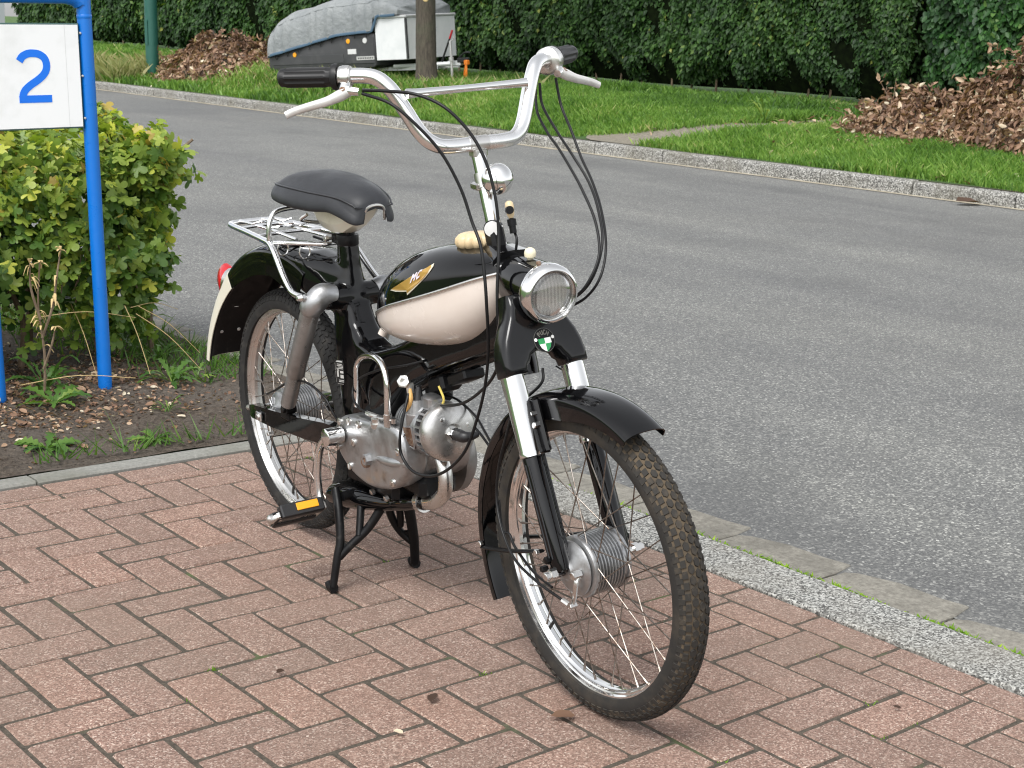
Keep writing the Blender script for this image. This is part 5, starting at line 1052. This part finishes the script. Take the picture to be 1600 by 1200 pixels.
for k, pts in CAB.items():
    o = P_('spark_plug_lead' if k == 'SP' else 'control_cable', tube(pts, .0031 if k in 'AB' else .0027, 8, 6), 'cable', None, 60)
obj('cable_ferrule', merge(tube([(.50, -.085, .424), (.525, -.085, .425), (.545, -.084, .427)], [.0055, .0055, .004], 8, 2), tube([(.545, -.084, .427), (.606, -.083, .434)], .0016, 6, 1)), M['chrome_dull'], moped)
obj('cable_ferrule', tube([(1.190, -.081, .246), (1.205, -.078, .242)], .0055, 8, 1), M['chrome_dull'], moped)
obj('wire_loom', tube([(1.015, .03, .622), (1.03, .05, .607), (1.028, .075, .60), (1.02, .085, .607)], .0016, 6, 5), M['cable'], moped)
# ------------------------------------------------------------------ number sign
UPV = unit(np.array([-.030, .020, 1.0]))
sx = unit(np.cross(np.cross(UPV, [1.0, 0, 0]), UPV)); sy = np.cross(UPV, sx); SO = np.array([.880, 1.600, .0])
def sp_(s, t, d=0): return SO + sx * s + UPV * t + sy * d          # s along the sign, t up, d away from the road user
sign = thing('number_sign', 'white house number sign 2 in a blue bent tube frame before the maple hedge', 'sign', tuple(SO))
def sg(vf): return xf(vf, None, -SO)
PW, PH = .355, 1.268
arch = [(0, -.12), (0, PH - .058), (-.009, PH - .027), (-.027, PH - .009), (-.058, PH), (-PW + .058, PH), (-PW + .027, PH - .009), (-PW + .009, PH - .027), (-PW, PH - .058), (-PW, -.12)]
obj('post_frame', sg(merge(tube([sp_(s, t) for s, t in arch[:5]], .0225, 20, 6), tube([sp_(s, t) for s, t in arch[4:6]], .0225, 20, 2), tube([sp_(s, t) for s, t in arch[5:]], .0225, 20, 6))), M['sign_blue'], sign, 50)
obj('weld_collar', sg(merge(*[lathe([(-.006, .0226), (-.004, .0236), (.004, .0236), (.006, .0226)], sp_(s, PH - .060), UPV, 20) for s in (0, -PW)])), M['sign_blue'], sign, 50)
p0, p1, q0, q1 = -PW + .028, -.026, .868, 1.188
obj('panel', sg(ext([(p0, q0), (p1, q0), (p1, q1), (p0, q1)], SO, sx, UPV, sy, -.012, .010, .0015)), M['sign_edge'], sign, 0)
obj('panel_face', sg(ext([(p0 + .004, q0 + .005), (p1 - .004, q0 + .005), (p1 - .004, q1 - .005), (p0 + .004, q1 - .005)], SO, sx, UPV, -sy, .0115, .0138)), M['sign_white'], sign, 0)
cs, ct = -.178, 1.0285
two = [(cs - 0.0447, ct + 0.0464), (cs - 0.0344, ct + 0.0602), (cs - 0.0172, ct + 0.0684), (cs, ct + 0.0697), (cs + 0.0189, ct + 0.0662), (cs + 0.0344, ct + 0.0550), (cs + 0.0404, ct + 0.0378), (cs + 0.0387, ct + 0.0206), (cs + 0.0292, ct + 0.0052), (cs + 0.0103, ct - 0.0103), (cs - 0.0120, ct - 0.0241), (cs - 0.0310, ct - 0.0396), (cs - 0.0391, ct - 0.0550), (cs - 0.0404, ct - 0.0740)]
two = cr(two, 4); st_ = stroke(two, .0228)
obj('number', sg(merge(ext(st_, SO, sx, UPV, -sy, .0137, .0148), ext([(cs - .0518, ct - .0785), (cs + .0518, ct - .0785), (cs + .0518, ct - .0560), (cs - .0518, ct - .0560)], SO, sx, UPV, -sy, .0137, .0146))), M['sign_num'], sign, 0)
for s in (p1 + .004, p0 - .004):
    for t in (q0 + .03, q1 - .03, (q0 + q1) / 2): obj('rivet', sg(lathe([(0, .004), (.003, .003), (.0035, 0)], sp_(s, t, -.012), -sy, 8)), M['plate_silver'], sign)
obj('panel_seam', sg(ext([(p1 - .048, q0 + .006), (p1 - .0468, q0 + .006), (p1 - .0468, q1 - .006), (p1 - .048, q1 - .006)], SO, sx, UPV, -sy, .0137, .0141)), M['aluminium_edge'], sign, 0)

# ------------------------------------------------------------------ tree and lamp post on the verge
def at(u, v_plan, depth):   # used only to keep the numbers below readable: nothing
    return None
tx, ty = 11.38, 14.0; tz = float(zv(tx, ty))
tree = thing('tree', 'slim roadside tree trunk on the verge in front of the silver trailer box', 'tree', (tx, ty, tz))
tu = unit(np.array([-.045, .03, 1]))
def tr_ring(t, r): return [np.array([0, 0, 0]) + tu * t + np.array([math.cos(a) * r * (1 + .06 * math.sin(3 * a + t * 2) + .03 * math.sin(7 * a + 5 * t)), math.sin(a) * r * (1 + .06 * math.sin(3 * a + t * 2)), 0]) for a in np.linspace(0, 2 * PI, 20, endpoint=False)]
obj('trunk', loft([tr_ring(t, r) for t, r in [(-.1, .21), (0, .185), (.06, .165), (.16, .148), (.35, .140), (.6, .136), (.9, .133), (1.2, .131), (1.6, .128), (2.2, .12), (2.9, .11), (3.6, .09), (4.4, .06), (5.0, .03)]]), M['bark'], tree, 60)
obj('branch_scar', lathe([(-.02, .042), (.008, .038), (.014, .024), (.010, .018), (.009, 0)], tu * 1.13 + np.array([-.075, -.105, 0]), (-.55, -.8, .05), 12), M['straw'], tree, 50)
limbs = []
for k in range(9):
    a = k * 2.4; t = 2.3 + k * .3; b = tu * t; d = np.array([math.cos(a), math.sin(a), .75]) * random.uniform(.9, 1.4); limbs.append(b + d)
    obj('limb', tube([b, b + d * .5 + (0, 0, -.05), b + d], [.05, .035, .015], 8, 3), M['bark'], tree, 50)
n = 2600; cc = np.array(limbs)[RNG.integers(len(limbs), size=n)] + RNG.normal(0, .5, (n, 3)); cc = cc[cc[:, 2] > 1.9]
link('crown', scatter_mesh('crown', OV4_V, OV4_F, cc, rmats(unit(RNG.normal(0, 1, cc.shape) + (0, 0, .6)), unit(RNG.normal(0, 1, cc.shape))), RNG.uniform(.09, .14, len(cc)), np.clip(RNG.normal(.4, .18, len(cc)), 0, 1), M['laurel_leaf']), tree, kind='stuff')
lx, ly = 10.60, 20.55
lp = thing('lamp_post', 'dark green round lamp post standing in the long dry grass left of the trailer', 'lamp post', (lx, ly, float(zv(lx, ly))))
pu = unit(np.array([-.02, .01, 1]))
obj('shaft', merge(lathe([(-.2, .105), (1.6, .104), (1.62, .085), (6.0, .05), (6.0, 0)], (0, 0, 0), pu, 28)), M['pole_green'], lp, 40)
obj('door', ext([(-.04, .5), (.04, .5), (.04, .9), (-.04, .9)], (-.1045, -.02, 0), (.1, -1, 0), pu, (-1, -.1, 0), -.004, .003, .001), M['pole_green'], lp, 0)
obj('lantern', merge(tube([pu * 5.9, pu * 6.3 + (-.3, 0, 0), pu * 6.35 + (-.9, 0, 0)], .03, 10, 4), lathe([(-.1, .02), (0, .1), (.3, .12), (.5, .06), (.5, 0)], pu * 6.35 + (-.8, 0, 0), (-1, 0, .05), 16)), M['trailer_grey'], lp, 40)

# ------------------------------------------------------------------ folding camper trailer under its cover
TR_ = np.array([[.2567, .9636, -.0743], [-.9637, .2610, .0561], [.0734, .0572, .9957]]) * .8
TO = np.array([11.83, 16.54, .560]); tm = Matrix.Identity(4)
for i in range(3):
    for j in range(3): tm[i][j] = TR_[i, j]
    tm[i][3] = TO[i]
trl = thing('trailer', 'folding camper trailer under a grey tarpaulin with silver front box by the hedge', 'trailer', mtx=tm)
# local: x forward, y left (away from the road is +y? the right side faces the road), z up; body 2.6 m long
HWT = .72
def bx(x0, x1, y0, y1, z0, z1, bev=.0): return box(((x0 + x1) / 2, (y0 + y1) / 2, (z0 + z1) / 2), (x1 - x0, y1 - y0, z1 - z0), None, bev)
side = [(-1.40, .02), (-1.30, -.02), (1.18, .02), (1.24, .06), (1.24, .62), (.40, .60), (-.7, .42), (-1.40, .30)]
obj('body', ext(side, (0, 0, 0), EX, EZ, EY, -HWT, HWT, .02, 2), M['trailer_grey'], trl, 40)
obj('side_panel', merge(bx(.55, 1.22, -HWT - .012, -HWT + .01, .10, .56, .004), bx(-1.32, .48, -HWT - .010, -HWT + .01, .12, .28, .004)), M['trailer_grey'], trl, 0)
obj('chassis_rail', merge(bx(-1.5, 2.3, -.35, -.29, -.06, .0), bx(-1.5, 2.3, .29, .35, -.06, 0)), M['aluminium'], trl, 0)
# tarpaulin: a folded, sagging skin over the raised load
def cover():
    xs = np.linspace(-1.44, 1.85, 72); rings = []; nj = 44
    for i, x in enumerate(xs):
        ht = float(np.interp(x, [-1.44, -1.36, -1.20, -.85, -.3, .30, .8, 1.2, 1.6, 1.85], [.46, .72, .92, 1.10, 1.20, 1.28, 1.30, 1.28, 1.24, 1.08])); hem = float(np.interp(x, [-1.44, -.7, .4, 1.2, 1.25, 1.85], [.28, .42, .62, .66, .90, .92]))
        w = HWT + .03 if x > -1.4 else HWT - .02; sec = []
        for j in range(nj):
            a = PI * j / (nj - 1); c, s = math.cos(a), math.sin(a); y = w * math.copysign(abs(c) ** .42, -c); z = hem + (ht - hem) * s ** .55
            fold = (.032 * math.sin(9 * x + 2.0 * math.sin(3 * x) + 2.2 * c) + .022 * math.sin(23 * x + 5 * c + 2 * math.sin(5 * x))) * (1 - s ** 6) * (1 if abs(c) > .1 else .4)
            sag = .018 * math.sin(5.5 * x + 2 * c) * s
            sec.append((x + .02 * math.sin(7 * c), y + math.copysign(fold, y), z + sag))
        rings.append(sec)
    V, F = loft(rings, False, False); nj_ = nj
    b = len(V); V.append((xs[0] - .03, 0, .45)); F += [(b, j, j + 1) for j in range(nj_ - 1)]; e = (len(rings) - 1) * nj_
    V.append((xs[-1] + .02, 0, .9)); F += [(b + 1, e + j + 1, e + j) for j in range(nj_ - 1)]
    return (V, F), rings
(cv, cvr) = cover(); co = obj('cover', cv, M['tarp'], trl, 70); co['label'] = 'creased grey tarpaulin cover'
for jj in (0, -1): obj('hem', tube([r[jj] for r in cvr[::3]], .018, 6, 2, True, (1, 1.5)), M['hem'], co, 60)
obj('hem_end', tube([cvr[0][j] for j in range(0, 44, 3)], .012, 6, 2), M['hem'], co, 60)
obj('seam', merge(*[tube([r[j] for r in cvr[::2]], .006, 5, 1) for j in (9, 34)], *[tube(cvr[i][2:-2:3], .006, 5, 2) for i in (26, 47)]), M['tarp'], co, 60)
for k in range(9):
    x = -1.25 + k * .28; hz = float(np.interp(x, [-1.44, -.7, .4, 1.2], [.28, .42, .62, .66])); obj('strap', tube([(x, -HWT - .035, hz), (x + .07, -HWT - .02, hz - .09), (x + .14, -HWT - .035, hz)], .006, 5, 1), M['black_plastic'], co)
# aluminium box on the drawbar
bxo = obj('storage_box', bx(1.263, 1.98, -.72, .70, .14, .86, .006), M['aluminium'], trl, 0); bxo['label'] = 'silver aluminium storage box on the drawbar'
obj('box_lid', bx(1.243, 2.0, -.74, .72, .863, .91, .012), M['aluminium_edge'], bxo, 0)
obj('corner_trim', merge(bx(1.955, 1.987, -.728, -.690, .15, .855)), M['trailer_grey'], bxo, 0)
obj('catch', bx(1.981, 1.994, -.05, .05, .72, .79, .003), M['plate_silver'], bxo, 0)
obj('drawbar', xf(merge(tube([(1.3, -.45, .02), (2.3, -.03, .02)], .035, 8, 1), tube([(1.3, .45, .02), (2.3, .03, .02)], .035, 8, 1), bx(2.2, 2.5, -.05, .05, -.02, .07, .01)), None, (.12, 0, 0)), M['aluminium'], trl, 40)
obj('coupling', xf(merge(bx(2.42, 2.66, -.055, .055, .02, .12, .02), tube([(2.45, 0, .12), (2.58, 0, .20), (2.70, 0, .20)], .018, 8, 3)), None, (.12, 0, 0)), M['black_plastic'], trl, 40)
obj('handbrake', xf(tube([(2.05, .0, .06), (2.15, .0, .25), (2.26, .0, .46)], [.02, .018, .018], 10, 3), None, (.12, 0, 0)), M['black_plastic'], trl, 40)
obj('brake_grip', xf(tube([(2.26, 0, .46), (2.33, 0, .60)], [.02, .024, .018], 10, 2), None, (.12, 0, 0)), M['red_plastic'], trl, 40)
jw = obj('jockey_wheel', xf(merge(lathe([(-.035, .0), (-.035, .085), (-.02, .10), (.02, .10), (.035, .085), (.035, 0)], (2.36, -.12, -.36), EY, 20)), None, (.12, 0, 0)), M['black_plastic'], trl, 40)
obj('jockey_tube', xf(merge(tube([(2.36, -.12, -.30), (2.36, -.12, .42)], .024, 12, 1), tube([(2.36, -.12, .42), (2.44, -.12, .44), (2.44, -.12, .50)], .010, 8, 2), lathe([(-.03, .045), (.04, .045), (.04, .02), (-.03, .02)], (2.36, -.12, .10), EZ, 14)), None, (.12, 0, 0)), M['plate_silver'], jw, 40)
lk = obj('coupling_lock', xf(merge(tube([(2.63, -.05, .00), (2.64, -.07, -.16), (2.60, -.05, -.28), (2.55, -.02, -.26), (2.58, -.02, -.10), (2.62, -.03, .0)], .022, 8, 4), box((2.63, -.03, .03), (.08, .09, .09), None, .012)), None, (.12, 0, 0)), M['orange_plastic'], trl, 40)
for x, z in ((-.72, .30), (.62, .50)): obj('reflector', lathe([(0, .045), (.010, .043), (.014, .02), (.014, 0)], (x, -HWT - .008, z), (0, -1, 0), 18), M['amber'], trl, 40)
obj('reflector', lathe([(0, .05), (.008, .048), (.010, 0)], (1.02, -HWT - .014, .50), (0, -1, 0), 18), M['white_plastic'], trl, 40)
obj('name_strip', bx(.80, 1.22, -HWT - .018, -HWT - .010, .16, .225), M['plate_silver'], trl, 0)
obj('marks', merge(*[bx(.83 + k * .042, .83 + k * .042 + .024, -HWT - .0195, -HWT - .0175, .178, .207) for k in range(9)]), M['trailer_grey'], trl, 0)
obj('notice_plate', bx(.60, .80, -HWT - .018, -HWT - .010, .27, .36), M['white_plastic'], trl, 0)
for s in (-1, 1):
    w_ = obj('wheel', lathe([(-.07, .15), (-.075, .22), (-.05, .26), (.05, .26), (.075, .22), (.07, .15), (.05, .13), (.05, 0), (-.05, 0), (-.05, .13)], (-.15, s * .60, .16), EY, 28), M['black_plastic'], trl, 40)
    obj('rim', lathe([(0, .14), (.004, .12), (.012, .06), (.02, .04), (.02, 0)], (-.15, s * .60 + s * .055, .16), (0, s, 0), 20), M['plate_silver'], w_, 40)
    obj('mudguard', loft([[(-.15 + r * math.cos(a), s * y, -.06 + r * math.sin(a)) for y, r in ((.56, .30), (.70, .30), (.70, .285), (.56, .285))] for a in np.linspace(.1, PI - .1, 14)]), M['black_plastic'], trl, 40)
obj('prop_stand', merge(tube([(-1.5, -.5, .0), (-1.55, -.5, -.30)], .02, 8, 1), tube([(-1.5, .5, 0), (-1.55, .5, -.30)], .02, 8, 1)), M['plate_silver'], trl, 40)

# ------------------------------------------------------------------ far left: a grey fence beyond the end of the hedge
fx, fy = 14.0, 47.0
fn = thing('fence', 'distant grey upright board fence glimpsed above the number sign', 'fence', (fx, fy, .2))
for k in range(40):
    x = -4.5 + k * .23; obj('board', bx(x, x + .19, 0, .03, 0, 1.9 + .02 * (k % 3), .004), M['wire_grey'], fn, 0)
obj('rail', merge(bx(-4.6, 4.8, .032, .07, .4, .5), bx(-4.6, 4.8, .032, .07, 1.4, 1.5)), M['wire_grey'], fn, 0)

# ------------------------------------------------------------------ weeds in the planting bed
def weed(label, c, nleaf, L, seed, group=None, flat=.35, broad=.30, cat='weed', zf=zs, tone0=.5):
    nleaf = int(nleaf * 1.5); L = L * .82; broad = broad * 1.05
    rg = np.random.default_rng(seed); z0 = float(zf(c[0], c[1])); t = thing('weed', label, cat, (c[0], c[1], z0), group)
    for k in range(nleaf):
        a = k * 2.4 + rg.normal(0, .25); l = L * rg.uniform(.6, 1.1); d = np.array([math.cos(a), math.sin(a), 0]); sd_ = np.array([-d[1], d[0], 0]); rise = rg.uniform(.2, 1.0) * flat; V, F = [], []; ns = 11
        tw = rg.normal(0, .25)
        for i in range(ns + 1):
            f = i / ns; p = d * l * f + np.array([0, 0, l * (rise * math.sin(f * 2.0) * .9 - .12 * f * f)]); w = broad * l * (.10 + .9 * math.sin(PI * min(1, f * 1.02)) ** .8 * (.45 + .75 * f)) * (1 - .62 * (i % 2)) * .42
            if i == ns: w = .002
            V += [tuple(p - sd_ * w + (0, 0, .25 * w + tw * w)), tuple(p), tuple(p + sd_ * w + (0, 0, .25 * w - tw * w))]
        for i in range(ns):
            b = 3 * i; F += [(b, b + 1, b + 4, b + 3), (b + 1, b + 2, b + 5, b + 4)]
        me = mesh_np('leaf', V, np.array(F), M['weed_leaf'], np.full(len(V), np.clip(rg.normal(tone0, .18), 0, 1)), True); link('leaf', me, t)
    return t
weed('broad dandelion rosette at the left edge of the bed by the edging kerb', (.45, 1.06), 12, .125, 1, broad=.42)
weed('jagged sow thistle rosette at the foot of the blue post', (.66, 1.50), 9, .17, 2, flat=.5, broad=.34)
weed('spreading weed with pointed leaves right of the blue post', (1.12, 1.60), 11, .16, 3, flat=.7, broad=.28)
weed('flat pale weed rosette growing along the edging kerb', (.735, .965), 14, .10, 4, flat=.3, broad=.3, tone0=.62)
weed('grassy weed tuft in the bed behind the rear wheel', (1.22, 1.90), 12, .15, 5, flat=.9, broad=.2)
weed('thin weed clump between post and kerb in bare soil', (.93, 1.26), 10, .075, 6, flat=1.0, broad=.14)
weed('leafy weed at the corner of bed and road', (1.33, 2.35), 13, .2, 7, flat=1.1, broad=.2)
weed('ragged weed clump close behind the rear tyre', (1.20, 1.58), 10, .10, 8, flat=.8, broad=.2, tone0=.62)
weed('small weed on the soil under the hedge end', (1.22, 2.05), 10, .12, 9, flat=.9, broad=.24)
weed('upright leafy weed below the sign panel by the hedge foot', (.70, 1.66), 12, .16, 10, flat=1.2, broad=.3, tone0=.35)
weed('bluish dock plant in the verge grass at the far kerb', (10.30, 5.35), 14, .22, 11, flat=.8, broad=.3, zf=zv, tone0=.45)
weed('pale thistle pair standing in the grass near the brush pile', (11.6, 8.15), 12, .28, 12, flat=1.4, broad=.22, zf=zv, tone0=.7)
# the tall dead thistle beside the blue post
z0 = float(zs(.60, 1.58)); th = thing('dead_thistle', 'tall withered thistle stalk with curled dead leaves left of the blue post', 'weed', (.655, 1.56, z0))
ds = [[(0, 0, 0), (.004, 0, .15), (-.01, .005, .30), (-.004, 0, .44)], [(-.002, 0, .20), (.035, .0, .30), (.052, 0, .40), (.066, .0, .475)], [(-.006, 0, .26), (-.03, .01, .36), (-.035, .0, .44)], [(.0, 0, .1), (.02, -.02, .18), (.03, -.03, .24)]]
for s_ in ds: obj('stalk', tube(s_, [.005, .0038, .0022], 6, 4), M['twig'], th)
for s_ in ds:
    e = s_[-1]
    for k in range(5):
        d = np.array([random.uniform(-1, 1), random.uniform(-1, .3), random.uniform(-.6, 1)]); d /= np.linalg.norm(d); l = random.uniform(.012, .028)
        obj('dead_leaf', tube([e, np.array(e) + d * l * .6, np.array(e) + d * l + (0, 0, -.008)], [.002, .006, .002], 5, 3, True, (1, .3)), M['straw'], th, 60)
for k in range(26):
    f = random.random(); s_ = random.choice(ds[:3]); p = np.array(s_[1]) * (1 - f) + np.array(s_[2]) * f; d = np.array([random.uniform(-1, 1), random.uniform(-1, .3), random.uniform(-.9, .4)]); d /= np.linalg.norm(d); l = random.uniform(.015, .038)
    obj('dead_leaf', tube([p, p + d * l * .5 + (0, 0, .008), p + d * l + (0, 0, -.012)], [.0012, .0048, .0012], 5, 3, True, (1, .28)), M['straw'], th, 60)
# long straws lying out of the hedge foot
DRY = ['long straw stem lying level behind the blue post', 'straw stem slanting down right from the blue post to the ground', 'short straw stem hanging steeply beside the blue post', 'straw stem reaching right toward the road from the hedge foot', 'fallen straw stem on the soil left of the blue post', 'straw stem bending down beside the pointed weed', 'thin straw stem under the hedge near the dead thistle']
for i, (a, b) in enumerate((((.72, 1.78, .24), (1.02, 1.66, .235)), ((1.06, 1.72, .26), (1.28, 1.70, .08)), ((1.0, 1.70, .27), (1.02, 1.56, .06)), ((1.05, 1.76, .25), (1.30, 1.9, .20)), ((.60, 1.62, .06), (.90, 1.42, .09)), ((1.04, 1.70, .24), (1.22, 1.58, .05)), ((.9, 1.9, .25), (.86, 1.62, .06)))):
    a, b = np.array(a), np.array(b); o = obj('dry_stem', tube([a, (a + b) / 2 + (0, 0, .02), b], [.0016, .0009], 5, 4), M['straw'], None)
    tag(o, DRY[i], 'dry stem', 'dry stems at the hedge foot')
# leaf litter and crumbs on the soil
n = 3600; x = np.concatenate([RNG.uniform(.1, 1.42, n), RNG.uniform(.2, 1.2, 5200)]); y = np.concatenate([.87 + 1.6 * RNG.random(n) ** .8, RNG.uniform(1.2, 2.1, 5200)]); Pz = np.stack([x, y, zs(x, y) + RNG.uniform(.001, .010, len(x))], 1)
keep = RNG.random(len(x)) < np.clip(.25 + .9 * (y - .9), 0, 1) * np.clip(1.5 - x, .25, 1); Pz = Pz[keep]
o = link('leaf_litter', scatter_mesh('leaf_litter', [(a, b, c * 2) for a, b, c in OVAL_V], OVAL_F, Pz, rmats(unit(np.array([0, 0, 1.0]) + RNG.normal(0, .4, Pz.shape)), unit(RNG.normal(0, 1, Pz.shape))), RNG.uniform(.005, .022, len(Pz)) * np.where(RNG.random(len(Pz)) > .93, 1.8, 1) , np.clip(RNG.normal(.42, .29, len(Pz)), 0, 1), M['dead_leaf'])); o['kind'] = 'stuff'
# grit on the bare soil
n = 5200; x = RNG.uniform(.15, 1.46, n); y = .86 + 1.5 * RNG.random(n) ** 1.2; Pg = np.stack([x, y, zs(x, y)], 1)
GV = np.array([(1, 0, 0), (0, 1, 0), (-1, 0, 0), (0, -1, 0), (0, 0, .8), (0, 0, -.4)], float); GF = np.array([(0, 1, 4), (1, 2, 4), (2, 3, 4), (3, 0, 4), (1, 0, 5), (2, 1, 5), (3, 2, 5), (0, 3, 5)])
o = link('soil_grit', scatter_mesh('soil_grit', GV, GF, Pg, rmats(unit(RNG.normal(0, 1, Pg.shape)), unit(RNG.normal(0, 1, Pg.shape))), RNG.uniform(.0012, .0045, n) * np.where(RNG.random(n) > .97, 2.0, 1), np.zeros(n), M['soil'])); o['kind'] = 'stuff'
# short green growth: bed edge, moss along the gutter, tufts in the joints
def tufts(name, pts, hmin, hmax, w, m, tmean, lean=.5):
    P = np.array(pts, float); n = len(P); h = RNG.uniform(hmin, hmax, n); a = RNG.uniform(0, 2 * PI, n); b = np.stack([np.cos(a) * w, np.sin(a) * w, np.zeros(n)], 1); tl = RNG.normal(0, lean, (n, 3)) * h[:, None]; tl[:, 2] = h
    V = np.stack([P - b, P + b, P + tl], 1); F = (np.arange(n) * 3)[:, None] + np.arange(3)
    o = link(name, mesh_np(name, V.reshape(-1, 3), F, m, np.repeat(np.clip(RNG.normal(tmean, .2, n), 0, 1), 3))); o['kind'] = 'stuff'; return o
pts = []
for k in range(5200):
    y = RNG.uniform(-2.6, .35); dens = .5 + .5 * math.sin(7 * y) * math.sin(17 * y + 1)
    if RNG.random() < dens * (1.0 if y < -.45 else .35): pts.append((XB + .172 + abs(RNG.normal(0, .006)), y, -.012 + .010 * RNG.random()))
tufts('moss', pts, .003, .010, .004, M['moss'], .6, 1.2)
pts = []
for k in range(2200):
    x, y = RNG.uniform(.95, 1.47), RNG.uniform(1.5, 3.1); dens = smooth01((x + .35 * (y - 1.6) - 1.05) / .35)
    if RNG.random() < dens: pts.append((x, y, float(zs(x, y))))
for k in range(120):
    x = RNG.uniform(.35, 1.2); pts.append((x, .875 + abs(RNG.normal(0, .03)), .02))
tufts('ground_cover', pts, .02, .085, .0035, M['weed_leaf'], .45, .7)
pts = []; rj = random.Random(5)
for k in range(34):
    i, j = rj.randrange(-12, 12), rj.randrange(-6, 24); cxx, cyy = i * W, -j * W
    if cxx > XI or cyy > YI: continue
    for q in range(rj.randrange(6, 26)): pts.append((cxx + rj.gauss(0, .012) * (1 if q % 2 else .15), cyy + rj.gauss(0, .012) * (.15 if q % 2 else 1), -.006))
tufts('joint_moss', pts, .003, .009, .0022, M['moss'], .42, .9)
# a few loose leaves one can point at
def loose(label, c, size, yaw, tone, zf=None, name='fallen_leaf', cat='leaf'):
    z = zf(c[0], c[1]) if zf else .002; a = np.array(OVAL_V); a[:, 2] = a[:, 2] * 1.6 + .05 * np.sin(a[:, 0] * 9); me = mesh_np(name, a, np.array(OVAL_F), M['dead_leaf'], np.full(len(a), tone)); o = link(name, me)
    o.matrix_world = Matrix.Translation((c[0], c[1], float(z) + .006)) @ Matrix.Rotation(yaw, 4, 'Z') @ Matrix.Rotation(.25, 4, 'X') @ Matrix.Scale(size, 4); return tag(o, label, cat)
loose('small brown curled leaf on the pavers just left of the front tyre', (.535, -1.09), .045, 1.1, .35)
loose('yellow scrap of leaf on the pavers at the bottom edge', (.235, -.97), .02, .4, .95)
loose('tiny dark leaf scrap on a paver in the lower left', (.205, -.62), .022, 1.9, .02)
loose('dark twig like scrap on a paver below the centre stand', (.352, -.893), .034, -.9, .02)
loose('little black leaf scrap on the pavers at lower right', (1.066, -1.42), .016, .3, .0)
loose('brown dead leaf heap lying in the far gutter at right', (9.72, 4.16), .26, 1.4, .12)
loose('orange leaf on the far verge path', (11.9, 9.4), .12, .8, .9, zv)
loose('pale leaf by the far path edge', (11.3, 9.6), .12, 2.2, 1.0, zv)
loose('orange brown leaf on the soil between weed and kerb', (.55, 1.01), .04, .5, .6, zs)
loose('pale cream leaf on the bare soil left of the post', (.42, 1.13), .035, 1.5, 1.0, zs)
loose('reddish leaf under the sign at the foot of the dead thistle', (.50, 1.35), .06, 2.6, .55, zs)
loose('small pale leaf on dark soil right of the blue post', (.95, 1.18), .028, 1.0, .98, zs)
